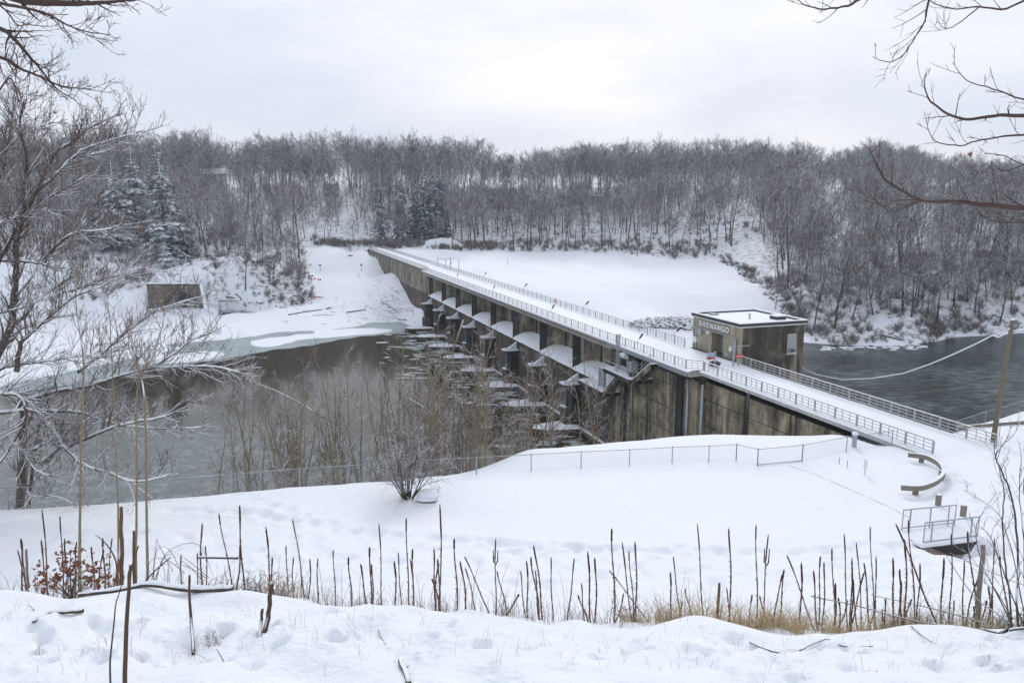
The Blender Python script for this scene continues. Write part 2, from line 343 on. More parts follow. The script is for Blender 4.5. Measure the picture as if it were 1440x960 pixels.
for x, y, z in ((-50, 38, 3.0), (-50, 48, -5), (-50, 62, -16.5), (-32, 50, -6), (-30, 63, -16.5), (-14, 55, -6.5), (-15, 70, -16.5), (-4, 64, -8), (-2, 78, -16.5), (4, 72, -8.5), (6, 88, -16.5), (8, 68, -5),
                (52, 76, -9), (46, 96, -17), (62, 92, -17), (80, 88, -17), (110, 80, -17), (70, 76, -8), (95, 66, -4), (60, 50, .8), (90, 45, 2), (45, 40, 1.8), (-80, 50, 3), (-90, 75, -14), (-60, 30, 5)): ctl.append((x, y, z))
for s, n, z in ((46, 53, -1), (55, 54, -8), (66, 55, -16.5), (110, 44, -20), (110, 0, -20), (110, -40, -20), (150, 44, -20), (150, 0, -20), (185, 44, -19), (185, 10, -19.5), (160, -40, -19), (130, -80, -18),
                (75, 65, -20), (100, 60, -20), (120, 65, -20), (160, 65, -20), (150, 88, -18), (195, 58, -14), (215, 56, -5), (260, 56, -2), (300, 55, -.7), (321, 48, -.4), (322, 58, -.6), (100, 100, -20), (130, 110, -19), (60, 100, -20), (80, 130, -20), (50, 130, -20)): dm(s, n, z)
for q in (
          (575, 444, -14.4), (440, 446, -14.8), (330, 450, -15), (200, 455, -15), (60, 460, -15), (440, 425, -13), (570, 430, -13), (440, 385, -7.3), (500, 385, -7.3), (548, 385, -7.3), (435, 348, 0), (485, 348, 0), (528, 349.5, 0),
          (250, 434, -14.5), (210, 434, -14.5), (290, 434, -14.5), (250, 443, -15), (150, 448, -15), (330, 440, -14.6), (390, 437, -14.2), (60, 447, -15), (195, 399, -7), (305, 399, -7), (250, 397, -6.8), (250, 372, -2.4), (350, 369, -1.5), (60, 382, -3), (-150, 390, -3.5), (330, 402, -8), (395, 400, -8.5), (385, 370, -2.5), (412, 346, 1.5),
          (330, 426, -13.5), (385, 428, -13.6), (100, 430, -14), (-100, 440, -14), (620, 355, -1), (700, 355.5, -2), (860, 359, -3), (1010, 366, -4), (1050, 395, -7), (1095, 440, -12.5), (1135, 470, -15), (975, 452, -12.5), (900, 450, -11.5), (780, 415, -7.5),
          (700, 385, -5), (900, 400, -7), (990, 472, -17), (1200, 505, -19),
          (1140, 455, -13.5), (1290, 456, -12), (1440, 445, -12), (1290, 430, -9), (1440, 420, -8), (1120, 420, -8.5), (1290, 400, -5), (1440, 400, -4.5), (1100, 395, -5.5), (1100, 360, -1), (1290, 350, 3), (1440, 350, 3.5), (1700, 400, -5), (1700, 350, 4)): px(*q)
def shore(u, v, up_, dn, w):
    q = onz(u, v, WATER); d = Vector((q.x, q.y, 0)).normalized()
    for k_, z in ((0, WATER), (w, WATER + up_), (-w, WATER - dn), (-2.5 * w, WATER - 2 * dn)): ctl.append((q.x + d.x * k_, q.y + d.y * k_, z))
for q in ((1140, 482), (1200, 486), (1245, 486), (1290, 484), (1340, 475), (1440, 468), (1560, 462), (1700, 458)): shore(*q, 1.6, 1.8, 5)
for q in ((570, 456), (500, 461), (430, 467), (360, 473), (300, 480), (150, 500), (0, 520), (-300, 545)): shore(*q, .5, 1.0, 7)
HILL = [(-500, (330, 6), (420, 20), (520, 29)), (-200, (320, 5), (410, 19), (520, 29)), (0, (310, 5), (400, 18), (520, 28)), (200, (305, 4), (390, 17), (520, 28)), (380, (330, 6), (400, 16), (520, 28)),
        (490, (350, 1.5), (420, 13), (520, 26)), (600, (345, .5), (420, 13), (520, 27)), (700, (345, -.5), (420, 12), (520, 26)), (850, (335, -1), (400, 11), (500, 25)), (1000, (325, -1.5), (390, 12), (490, 26)),
        (1150, (300, 4), (380, 18), (480, 27)), (1300, (320, 11), (410, 22), (520, 28)), (1450, (330, 13), (420, 23), (520, 28)), (1700, (330, 14), (420, 24), (520, 28)), (2000, (330, 14), (420, 24), (520, 28))]
for u, *pts_ in HILL:
    for t, z in pts_: pt(u, t, z)
    pt(u, 680, 32); pt(u, 1000, 34)
ctl = np.array(ctl, float)
def ckern(a, b):
    c = 0.4 + 0.006 * np.abs(b[:, 1])
    return np.sqrt((a[:, None, 0] - b[None, :, 0]) ** 2 + (a[:, None, 1] - b[None, :, 1]) ** 2 + c[None, :] ** 2)
CS = ctl[:, :2].copy()
KM = ckern(CS, CS) + 1e-6 * np.eye(len(CS))
one_ = np.ones((len(CS), 1))
AM = np.block([[KM, one_], [one_.T, np.zeros((1, 1))]])
WR = np.linalg.lstsq(AM, np.append(ctl[:, 2], 0), rcond=None)[0]
rs_ = np.random.RandomState(7)
WAVES = []
for lam, amp, cnt in ((4.0, .034, 7), (1.7, .024, 8), (0.8, .015, 9), (17.0, .18, 6)):
    for _ in range(cnt):
        th = rs_.uniform(0, 6.283); WAVES.append((math.cos(th) * 6.283 / (lam * rs_.uniform(.7, 1.4)), math.sin(th) * 6.283 / (lam * rs_.uniform(.7, 1.4)), rs_.uniform(0, 6.283), amp, lam))
# footprints and paw holes trodden into the near bank
PRINTS = []
def trail(u0, v0, u1, v1, n, side):
    a, b = at(u0, v0, 1), at(u1, v1, 1)
    for i in range(n):
        f = i / max(1, n - 1); u, v = u0 + (u1 - u0) * f + rs_.uniform(-6, 6), v0 + (v1 - v0) * f + rs_.uniform(-4, 4)
        t = 7.6 + (960 - v) * 0.036
        q = at(u, v, t); PRINTS.append((q.x + (side if i % 2 else -side), q.y, rs_.uniform(.07, .12), rs_.uniform(.06, .13)))
trail(330, 905, 700, 950, 13, .1); trail(0, 905, 330, 955, 10, .12); trail(720, 940, 1100, 915, 12, .1); trail(990, 880, 1440, 930, 14, .1)
trail(480, 880, 900, 905, 11, .1); trail(1040, 950, 1430, 950, 9, .1); trail(60, 930, 260, 940, 6, .12); trail(760, 890, 1000, 930, 7, .1); trail(0, 945, 700, 925, 18, .15); trail(620, 905, 1440, 945, 24, .12); trail(30, 890, 480, 920, 16, .1); trail(1100, 905, 1440, 915, 12, .1)
for _ in range(90): u, v = rs_.uniform(0, 1440), rs_.uniform(885, 958); q = at(u, v, 7.6 + (960 - v) * .036); PRINTS.append((q.x, q.y, rs_.uniform(.04, .08), rs_.uniform(.02, .06)))
LAWN = []
def lawn_trail(way, step, r, dep):
    for (u0, v0, z0), (u1, v1, z1) in zip(way[:-1], way[1:]):
        a, b = onz(u0, v0, z0), onz(u1, v1, z1); k = max(2, int((b - a).length / step))
        for i in range(k):
            q = a.lerp(b, i / k); LAWN.append((q.x + rs_.uniform(-.3, .3), q.y + rs_.uniform(-.35, .35), r * rs_.uniform(.7, 1.3), dep * rs_.uniform(.5, 1.2)))
lawn_trail([(240, 716, 2), (330, 722, 1.8), (480, 748, 1.9), (700, 760, 2.0), (900, 770, 2.1), (1100, 772, 2.1), (1290, 760, 2.0)], .5, .34, .20); lawn_trail([(330, 698, 1), (400, 722, 1.6), (480, 745, 1.9)], .6, .3, .13)
lawn_trail([(1300, 640, 0), (1370, 690, .8), (1400, 740, 1.5)], .5, .3, .15); lawn_trail([(1200, 812, 2.8), (1000, 800, 2.7), (700, 795, 2.6), (300, 770, 2.9)], 1.0, .3, .13)
for _ in range(420):
    u, v = rs_.uniform(-20, 1420), rs_.uniform(745, 845); q = onz(u, v, 2.6); LAWN.append((q.x, q.y, rs_.uniform(.2, .5), rs_.uniform(.04, .13)))
def height(x, y, detail=True):
    x = np.atleast_1d(np.asarray(x, float)); y = np.atleast_1d(np.asarray(y, float)); z = np.empty(len(x)); q = np.stack([x, y], 1)
    for i in range(0, len(x), 20000):
        z[i:i + 20000] = ckern(q[i:i + 20000], CS) @ WR[:-1] + WR[-1]
    if detail:
        d = np.clip(np.hypot(x, y), 1, None)
        near = np.clip((26 - y) / 12, 0.12, 1)
        far = np.clip((y - 180) / 120, 0, 1)
        for kx, ky, ph, amp, lam in WAVES:
            if lam > 10: z += amp * np.sin(kx * x + ky * y + ph) * (0.12 + 0.5 * far) * (y > 60)
            else: z += amp * np.sin(kx * x + ky * y + ph) * near * np.clip(lam * 30 / d, 0, 1)
        nearm = (y > 4) & (y < 14)
        for fx, fy, r, dep in PRINTS:
            k = nearm & (np.abs(x - fx) < .6) & (np.abs(y - fy) < .6)
            if k.any():
                rr = ((x[k] - fx) ** 2 + ((y[k] - fy) * .8) ** 2) / r ** 2
                z[k] += -dep * np.exp(-rr) + dep * .28 * np.exp(-((np.sqrt(rr) - 1.7) ** 2) * 3)
        if len(x) > 5000:
            lm = np.where((y > 18) & (y < 60))[0]; xl, yl = x[lm], y[lm]; o_ = np.argsort(yl, kind='stable'); lm = lm[o_]; xl = xl[o_]; yl = yl[o_]
            for fx, fy, r, dep in LAWN:
                i0, i1 = np.searchsorted(yl, fy - 1.2), np.searchsorted(yl, fy + 1.2); rr = ((xl[i0:i1] - fx) ** 2 + ((yl[i0:i1] - fy) * .7) ** 2) / r ** 2
                z[lm[i0:i1]] += -dep * np.exp(-rr) + dep * .25 * np.exp(-((np.sqrt(rr) - 1.7) ** 2) * 3)
    return z
def hz(x, y): return float(height([x], [y], False)[0])

# plan outlines (world xy) of treeless places
FIELD = [onz(*q).to_2d() for q in ((600, 352, -.8), (700, 354, -2), (860, 358, -3), (1012, 366, -4), (1056, 396, -7), (1102, 440, -12.5), (1138, 474, -15.5), (975, 478, -16))] + [P(60, 60).to_2d(), P(210, 50).to_2d(), P(322, 50).to_2d()]
EMB = [onz(*q).to_2d() for q in ((425, 345, 0.5), (605, 345, .5), (640, 470, -16), (400, 470, -16), (445, 425, -13))]
FLATS = [onz(*q).to_2d() for q in ((-400, 440, -14), (100, 428, -14), (205, 434, -14.5), (300, 434, -14.5), (400, 432, -13.6), (460, 425, -13), (640, 480, -16), (-400, 560, -16))]
ROAD = [onz(*q).to_2d() for q in ((-300, 392, -3), (60, 382, -3), (250, 373, -2.4), (340, 369, -1.5))] + [Vector((-88, 272)), Vector((-120, 269)), Vector((-180, 262)), Vector((-330, 262))]
def inside(x, y, poly):
    c = False; j = len(poly) - 1
    for i in range(len(poly)):
        a, b = poly[i], poly[j]
        if (a.y > y) != (b.y > y) and x < (b.x - a.x) * (y - a.y) / (b.y - a.y) + a.x: c = not c
        j = i
    return c
def inside_np(x, y, poly):
    c = np.zeros(len(x), bool); j = len(poly) - 1
    for i in range(len(poly)):
        a, b = poly[i], poly[j]; dy = (b.y - a.y) or 1e-9
        c ^= ((a.y > y) != (b.y > y)) & (x < (b.x - a.x) * (y - a.y) / dy + a.x); j = i
    return c
TS = np.concatenate([np.linspace(4, 70, 330), np.linspace(70.5, 480, 700)])
def hit(u, v, t0=0.0):
    """where the sight line first meets the ground"""
    d = ray(u, v); ts = TS[TS > t0]; z = height(d.x * ts, d.y * ts, False); k = np.where(CAMZ + d.z * ts < z)[0]
    if len(k) == 0: t = ts[-1]
    else:
        i = k[0]; t = ts[i]
        if i > 0:
            g0 = CAMZ + d.z * ts[i - 1] - z[i - 1]; g1 = CAMZ + d.z * ts[i] - z[i]; t = ts[i - 1] + (ts[i] - ts[i - 1]) * g0 / (g0 - g1)
    q = at(u, v, float(t)); q.z = float(height([q.x], [q.y])[0]); return q

ys = np.concatenate([np.linspace(-30, 4, 18, endpoint=False), np.linspace(4, 14.5, 165, endpoint=False), np.linspace(14.5, 62, 260, endpoint=False), np.geomspace(62, 420, 270, endpoint=False), np.geomspace(420, 1000, 50)])
ks = np.concatenate([np.linspace(-2.5, -1.0, 12, endpoint=False), np.linspace(-1.0, 1.0, 430, endpoint=False), np.linspace(1.0, 2.5, 13)])
YY, KK = np.meshgrid(ys, ks, indexing='ij'); XX = KK * (np.maximum(YY, 4) * 0.80 + 1.5)
xf, yf = XX.ravel(), YY.ravel(); zf = height(xf, yf)
# keep the ground below the deck near the dam body
s_ = xf * AX.x + yf * AX.y; n_ = xf * NX.x + yf * NX.y
k = (n_ > 44.5) & (n_ < 54) & (s_ > 42) & (s_ < 321); zf[k] = np.minimum(zf[k], -0.05 - 0.3 * np.clip(s_[k] - 42.5, 0, 8))
zf -= 1.75 * np.exp(-((xf - 21.35) / 1.5) ** 4 - ((yf - 33.35) / 1.05) ** 4)      # hollow before the culvert headwall
q = onz(250, 433, -14.5); k = (np.abs(xf - q.x) < 9.6) & (yf < q.y + 3.2) & (yf > q.y - 3); zf[k] = -14.55
k = (np.abs(xf - q.x) < 16) & (yf <= q.y - 3) & (yf > q.y - 20); zf[k] = np.clip(zf[k], -15.3, -14.6)
wood = (zf > -15.4) & (yf > 120) & ~inside_np(xf, yf, FIELD) & ~inside_np(xf, yf, EMB) & ~inside_np(xf, yf, FLATS) & ~inside_np(xf, yf, ROAD)
nr, nc = XX.shape
idx = np.arange(nr * nc).reshape(nr, nc)
quads = np.stack([idx[:-1, :-1], idx[:-1, 1:], idx[1:, 1:], idx[1:, :-1]], -1).reshape(-1, 4)
me = bpy.data.meshes.new('ground'); me.vertices.add(nr * nc); me.vertices.foreach_set('co', np.stack([xf, yf, zf], 1).ravel())
me.loops.add(quads.size); me.loops.foreach_set('vertex_index', quads.ravel()); me.polygons.add(len(quads))
me.polygons.foreach_set('loop_start', np.arange(0, quads.size, 4)); me.polygons.foreach_set('loop_total', np.full(len(quads), 4)); me.polygons.foreach_set('use_smooth', np.ones(len(quads), bool))
me.update(calc_edges=True)
la = me.attributes.new('litter', 'FLOAT', 'POINT'); la.data.foreach_set('value', wood.astype(np.float32))
me.materials.append(M['snow_ground'])
ground = bpy.data.objects.new('ground', me); col.objects.link(ground); ground['kind'] = 'structure'
def top(x, y):                                       # ground with its relief, to stand things on
    return float(height([x], [y])[0])

# water on either side of the dam
def sheet(name, poly, z, m, kind='structure'):
    me = bpy.data.meshes.new(name); me.from_pydata([(a.x, a.y, z) for a in poly], [], [tuple(range(len(poly)))]); me.materials.append(m); me.update()
    if me.polygons[0].normal.z < 0: me.flip_normals()
    o = bpy.data.objects.new(name, me); col.objects.link(o); o['kind'] = kind; return o
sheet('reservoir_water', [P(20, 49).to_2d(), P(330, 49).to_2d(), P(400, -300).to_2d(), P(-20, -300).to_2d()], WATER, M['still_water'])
sheet('river_water', [P(20, 49.05).to_2d(), P(215, 49.05).to_2d(), P(260, 420).to_2d(), P(-120, 420).to_2d()], WATER - .02, M['running_water'])
# rim ice and its snow patches along the far shore
def slab(name, pxs, z, th, m, label, cat, group=None):
    poly = [onz(u, v, z) for u, v in pxs]
    # round the outline off
    for _ in range(4):
        poly = [q for a, b in zip(poly, poly[1:] + poly[:1]) for q in (a.lerp(b, .25), a.lerp(b, .75))]
    poly = [Vector((p_.x + .35 * math.sin(p_.y * .9 + p_.x * .5), p_.y + .5 * math.sin(p_.x * .42) + .3 * math.sin(p_.x * 1.1 + 1), z)) for p_ in poly]
    mb = MB(); mb.prism([(p_.x, p_.y, z) for p_ in poly], (0, 0, th)); o = mb.build(name, m, None); tag(o, label, cat, group); return o
slab('ice_sheet', ((-120, 585), (0, 556), (120, 540), (255, 514), (330, 503), (372, 494), (432, 487), (480, 477), (560, 468), (612, 462), (600, 452), (520, 450), (430, 456), (300, 464), (200, 462), (60, 470), (-120, 480)), WATER - .02, .10, M['ice'], 'grey rim ice along the far reservoir shore', 'ice')
g_ = 'snow patches on the rim ice'
slab('snow_patch', ((348, 484), (362, 476), (408, 473), (430, 467), (470, 462), (560, 462), (545, 468), (490, 473), (420, 477), (402, 485), (372, 489)), WATER + .08, .07, M['snow'], 'long drifted snow patch on the ice, notched at one end', 'snow', g_)
slab('snow_patch', ((200, 500), (245, 494), (300, 494), (320, 499), (300, 506), (240, 512), (190, 514)), WATER + .08, .07, M['snow'], 'snow tongue on the ice next to the open water', 'snow', g_)
slab('snow_patch', ((-60, 530), (60, 505), (150, 496), (200, 486), (262, 488), (240, 493), (170, 508), (60, 530), (-60, 556)), WATER + .08, .07, M['snow'], 'broad snow cover on the ice behind the spreading tree', 'snow', g_)
slab('snow_patch', ((255, 470), (330, 458), (430, 452), (520, 446), (600, 447), (585, 452), (500, 455), (470, 461), (452, 459), (420, 460), (345, 470), (300, 477), (262, 478)), WATER + .08, .07, M['snow'], 'snow apron where rim ice meets the beach', 'snow', g_)
slab('ice_pool', ((398, 469), (420, 464.5), (446, 465), (440, 469), (412, 471)), WATER + .155, .02, M['ice'], 'small round grey ice window in the snow patch', 'ice')

# ------------------------------------------------------------------ the dam
rng = random.Random(11)
dam = empty('dam', P(40, 49, 0), 'long stained concrete dam with a snowy road deck and spillway bays', 'dam')
S0, S1 = 40.0, 321.0                     # near and far end of the concrete
SP0, SP1, BAY = 91.0, 204.6, 14.2        # spillway
PIERS = [105.2 + BAY * i for i in range(7)]
# near abutment: core and face panels between open joints
one('abutment_core', M['joint'], dam, 'dbox', S0 + 1.2, 90.6, 46.32, 52.0, -19, -1.0)
VJ = [41.2, 47.8, 55.2, 61.4, 62.2, 69.6, 75.6, 82.2, 90.6]
for a, b in zip(VJ[:-1], VJ[1:]):
    if b - a < 1: one('drain_chase', M['concrete_stain'], dam, 'dbox', a + .1, b - .1, 46.30, 46.4, -18, -.6); continue
    z = -1.05; first = True
    while z > -16:
        h_ = 2.0 if first else 2.9
        one('panel', M['concrete_near'] if a < 69 or 75 < a < 82 else M['concrete_upper'], dam, 'dbox', a + .035, b - .035, 46.15 + rng.uniform(0, .03), 46.33, z - h_ + .09, z)
        z -= h_; first = False
for s in (70.2, 73.4, 84.0, 87.4): one('pilaster', M['concrete_stain'] if s in (73.4, 87.4) else M['concrete_near'], dam, 'dbox', s, s + 1.3, 45.85, 46.16, -17, -1.2)
for s in (71.9, 69.0): one('drain_pipe', M['galv'], dam, 'tube', [P(s, 45.72, -1.3), P(s, 45.72, -15)], .16, 8, smooth=True)
one('bridge_seat', M['concrete_stain'], dam, 'dbox', 69.2, 90.6, 46.05, 46.5, -1.6, -.42)
# far abutment
one('abutment_core', M['joint'], dam, 'dbox', 206.2, S1, 46.42, 52.0, -19, -.40)
s = 206.2; i = 0
while s < S1 - 1:
    b = min(S1, s + 8.2); z = -.62; r_ = 0
    while z > -17:
        one('panel', M['concrete_upper' if r_ < 2 else 'concrete_wet'], dam, 'dbox', s + .05, b - .05, 46.18 + rng.uniform(0, .06), 46.43, z - 3.2 + .07, z); z -= 3.2; r_ += 1
    s = b
one('top_beam', M['concrete_stain'], dam, 'dbox', 206.2, S1, 46.12, 46.6, -.62, -.36)
# spillway weir wall: core, face panels by lift, rounded crest under snow
one('weir_core', M['joint'], dam, 'dbox', 90.6, 206.2, 46.22, 50, -20, -7.5)
edges = [90.6] + [p_ + d_ for p_ in PIERS for d_ in (-7.1, 0)] + [SP1 - 7, 206.2]
edges = sorted(set(round(q, 2) for q in edges))
for a, b in zip(edges[:-1], edges[1:]):
    z = -7.05
    for h_ in (2.4, 2.2, 2.2, 2.2, 2.2): one('panel', M['concrete_wet'], dam, 'dbox', a + .03, b - .03, 46.05 + rng.uniform(0, .035), 46.24, z - h_ + .09, z); z -= h_
prof = [(46.02, -7.05), (46.25, -6.72), (46.8, -6.33), (47.6, -6.0), (48.6, -5.85), (49.8, -5.98), (51.2, -6.5), (52.8, -7.5), (54.5, -9.0), (56.5, -11.2), (58.8, -14.0), (60.5, -16.5)]
bays = [SP0 - .3] + PIERS + [SP1 + 1.6]
for a, b in zip(bays[:-1], bays[1:]):
    mb = MB(); mb.prism([P(a + .02, n, z - .12) for n, z in prof] + [P(a + .02, 60.5, -20), P(a + .02, 46.3, -20)], AX * (b - a - .04)); cr = mb.build('crest', M['concrete_wet'], dam)
    mb = MB(); k = len(prof[:8]); rows = 10
    vv = []
    for r_ in range(rows + 1):
        f = r_ / rows; s = a + .05 + (b - a - .1) * f
        for n, z in prof[:8]: vv.append(P(s, n - (.05 if n < 46.1 else 0), z + .14 + .07 * math.sin(s * .9) * math.sin(n * 1.7) + rng.uniform(-.02, .02) - (.12 if n < 46.1 else 0)))
    mb.add(vv, [(r_ * k + j, r_ * k + j + 1, (r_ + 1) * k + j + 1, (r_ + 1) * k + j) for r_ in range(rows) for j in range(k - 1)])
    mb.build('crest_snow', M['snow'], dam, smooth=True)
    one('crest_lip', M['concrete_stain'], dam, 'dbox', a + .02, b - .02, 45.96, 46.3, -7.3, -7.04)
for p_ in PIERS + [SP1 + .6]:
    # pier with pointed upstream nose
    pl = [P(p_ + .8, 53.5), P(p_ - .8, 53.5), P(p_ - .8, 46.75), P(p_, 46.05), P(p_ + .8, 46.75)]
    mb = MB(); mb.prism([(q.x, q.y, -8.2) for q in (pl if True else pl)], (0, 0, 7.05)); pr = mb.build('pier', M['concrete_upper'], dam)
    mb = MB(); pts = [P(p_ - .82, 47.0, 0), P(p_ - .82, 46.72), P(p_ - .02, 46.0), P(p_ + .82, 46.72), P(p_ + .82, 47.0)]
    mb.prism([(q.x, q.y, -7.6) for q in pts], (0, 0, 6.42)); mb.build('nose', M['concrete_stain'], pr)
    mb = MB()
    for z in (-5.4, -4.1, -2.8): mb.dbox(p_ - .815, p_ + .815, 47.5, 53.4, z, z + .035)
    mb.build('lift_joint', M['joint'], pr)
    one('gate_slot', M['joint'], pr, 'dbox', p_ - .83, p_ + .83, 50.4, 50.7, -8, -1.3)
# side face of the abutment monolith toward the first bay
one('abutment_face', M['concrete_upper'], dam, 'dbox', 90.4, 90.75, 46.4, 53, -9, -1.1)
# deck
one('deck', M['concrete_trim'], dam, 'dbox', S0 + .9, 70.0, 46.2, 52.15, -.34, -.02)
one('deck', M['concrete_trim'], dam, 'dbox', 70.0, 207.2, 44.34, 52.4, -.34, -.02)
one('deck', M['concrete_trim'], dam, 'dbox', 207.2, S1, 46.15, 52.15, -.34, -.02)
one('edge_curb', M['concrete_trim'], dam, 'dbox', S0 - .3, 70.2, 45.74, 46.5, -.36, -.03)
one('edge_curb', M['concrete_stain'], dam, 'dbox', S0 - .3, 72.0, 51.95, 52.24, -.36, -.03)
for a, b in [(SP0 - 1.2, PIERS[0])] + list(zip(PIERS[:-1], PIERS[1:])) + [(PIERS[-1], 206.6)]:
    for n in (45.0, 51.0): one('girder', M['concrete_trim'], dam, 'dbox', a + .03, b - .03, n, n + .55, -1.15, -.33)
one('flange_strip', M['red_line'], dam, 'dbox', 88, 207.2, 44.29, 44.36, -.40, -.28)
one('walkway_fascia', M['galv'], dam, 'dbox', 70.0, 90, 44.26, 44.345, -.55, -.02)
one('jog_slab', M['concrete_trim'], dam, 'dbox', 69.6, 71.6, 44.4, 46.3, -.5, -.345)
def deck_snow(a, b, n0, n1):
    mb = MB(); k = max(4, int((b - a) / 1.5)); cols = 12; vv = []
    for i in range(k + 1):
        s = a + (b - a) * i / k
        for j in range(cols + 1):
            f = j / cols; n = n0 + (n1 - n0) * f
            rut = .02 * math.exp(-((f - .35) / .06) ** 2) + .02 * math.exp(-((f - .65) / .06) ** 2)
            zz = .085 - rut + .02 * math.sin(s * .8 + f * 9) * math.sin(s * .31) + rng.uniform(-.006, .006)
            vv.append(P(s, n, (zz if 0 < j < cols else -.018) - (.35 if i == 0 and a < 41 else 0)))
    c1 = cols + 1
    mb.add(vv, [(i * c1 + j, i * c1 + j + 1, (i + 1) * c1 + j + 1, (i + 1) * c1 + j) for i in range(k) for j in range(cols)])
    o = mb.build('deck_snow', M['snow'], dam, smooth=True)
deck_snow(38.2, 70.0, 45.70, 52.28); deck_snow(70.0, 207.2, 44.36, 52.38); deck_snow(207.2, S1, 46.2, 52.1)

# ------------------------------------------------------------------ railings along the deck
def railing(path, label, cat_name='deck_railing', pitch=2.45, fine=False, group='railings along the dam deck', z0=.04, top_m='rail_wood', lamps=()):
    pts = [P(*q) for q in path]
    t = empty(cat_name, (pts[0].x, pts[0].y, 0), label, 'railing', group)
    bal = MB(); first_post = None
    for a, b in zip(pts[:-1], pts[1:]):
        L = (b - a).length; k = max(1, round(L / pitch)); d = (b - a) / k
        for zc, hh, ww, nm, mm in ((1.02, .075, .15, 'top_rail', top_m), (.74, .045, .045, 'mid_rail', 'rail'), (.46, .045, .045, 'mid_rail', 'rail'), (.18, .05, .05, 'bottom_rail', 'rail')):
            one(nm, M[mm], t, 'bar', a + Vector((0, 0, z0 + zc)), b + Vector((0, 0, z0 + zc)), ww, hh)
        dn = d.normalized(); sd_ = Vector((-dn.y, dn.x, 0))
        for i in range(k + (1 if b is pts[-1] else 0)):
            q = a + d * i
            one('post', M['rail'], t, 'box', q - dn * .065 - sd_ * .05 + Vector((0, 0, -.05)), dn * .13, sd_ * .10, (0, 0, z0 + 1.03))
            if i < k:
                for f in (1 / 3, 2 / 3):
                    q2 = a + d * (i + f)
                    if fine: one('baluster', M['rail'], t, 'box', q2 - dn * .02 - sd_ * .02 + Vector((0, 0, z0 + .15)), dn * .04, sd_ * .04, (0, 0, .86))
                    else: bal.box(q2 - dn * .02 - sd_ * .02 + Vector((0, 0, z0 + .15)), dn * .04, sd_ * .04, (0, 0, .86))
    if bal.v: bal.build('balusters', M['rail'], t, kind='stuff')
    return t
railing([(40.0, 46.3), (69.7, 46.3)], 'grey upstream railing from the near bank to the deck corner', fine=True)
railing([(70.0, 46.35), (71.4, 45.0), (88.2, 44.95)], 'short grey railing on the widened deck above the stairs', fine=True)
railing([(88.5, 44.95), (207.0, 44.95)], 'upstream railing over the spillway bays')
railing([(207.2, 46.3), (320.5, 46.3)], 'upstream railing on the far abutment wall')
railing([(39.6, 52.0), (71.8, 52.0)], 'downstream railing from the near bank to the small building', fine=True)
railing([(83.2, 52.1), (320.5, 52.1)], 'downstream railing beyond the small building')

# slanted roadway lamps clipped to the railings
def deck_lamp(p, out_dir, dark, label, group):
    t = empty('deck_lamp', p, label, 'lamp', group); up = Vector((0, 0, 1)); lean = (up * .95 + out_dir * .45 - AX * .75).normalized()
    one('bracket', M['galv'], t, 'box', p - Vector((.06, .06, .12)), (.12, 0, 0), (0, .12, 0), (0, 0, .24))
    one('arm', M['galv'], t, 'tube', [p, p + lean * .75], .028, 6)
    q = p + lean * .7; mb = MB(); mb.tube([q, q + lean * .15, q + lean * .8, q + lean * .9], [.05, .12, .12, .06], 8); mb.build('head', M['dark'] if dark else M['grey_box'], t, smooth=True)
for (u, v), w_ in zip(((640, 374), (683, 389), (742, 406), (827, 432), (947, 471)), ('fifth', 'fourth', 'third', 'second', 'first')):
    q = onz(u, v, 1.05); s, n = sn(q); deck_lamp(P(s, 52.1, 1.05), NX, True, 'dark slanted lamp on the downstream railing, %s beyond the building' % w_, 'deck lamps on the downstream railing')
for (u, v), w_ in zip(((700.6, 409), (778, 438), (900, 481), (648, 391)), ('third', 'second', 'first', 'fourth')):
    q = onz(u, v, 1.05); s, n = sn(q); deck_lamp(P(s, 45.0, 1.05), NX * .4, s < 130, 'slim slanted lamp on the upstream railing, %s from the stairs' % w_, 'deck lamps on the upstream railing')
sgn = empty('notice_board', P(127, 52.0, .8), 'small red and white notice on the downstream railing', 'sign')
one('board', M['red_sign'], sgn, 'dbox', 126.4, 127.6, 51.93, 51.97, .45, .95); one('band', M['white_paint'], sgn, 'dbox', 126.5, 127.5, 51.90, 51.93, .62, .80)

# ------------------------------------------------------------------ service landings and stairs on the upstream face
def landing(name, s0, s1, n0, n1, z, label):
    t = empty(name, P((s0 + s1) / 2, n1, z), label, 'platform')
    one('slab', M['concrete_stain'], t, 'prism', [P(s0 + .8, n0, z - .5), P(s0, n0 + .6, z - .5), P(s0, n1, z - .5), P(s1, n1, z - .5), P(s1, n0, z - .5)], (0, 0, .5))
    one('snow', M['snow'], t, 'prism', [P(s0 + .8, n0, z + .004), P(s0, n0 + .6, z + .004), P(s0, n1, z + .004), P(s1, n1, z + .004), P(s1, n0, z + .004)], (0, 0, .14))
    return t
up_l = landing('upper_landing', 80.4, 88.2, 43.0, 46.0, -3.2, 'snowy upper service landing with handrail below the widened deck')
lo_l = landing('lower_landing', 89.0, 97.5, 43.6, 46.0, -6.9, 'snowy lower service landing at the first spillway bay')
def handrail(t, pts, posts=True):
    pts = [Vector(q) for q in pts]
    for zz in (1.05, .55): one('handrail', M['rail'], t, 'tube', [q + Vector((0, 0, zz)) for q in pts], .035, 6)
    if posts:
        for q in pts: one('post', M['rail'], t, 'tube', [q, q + Vector((0, 0, 1.06))], .035, 6)
handrail(up_l, [P(88.0, 43.15, -3.1), P(84.5, 43.1, -3.1), P(81.3, 43.1, -3.1)])
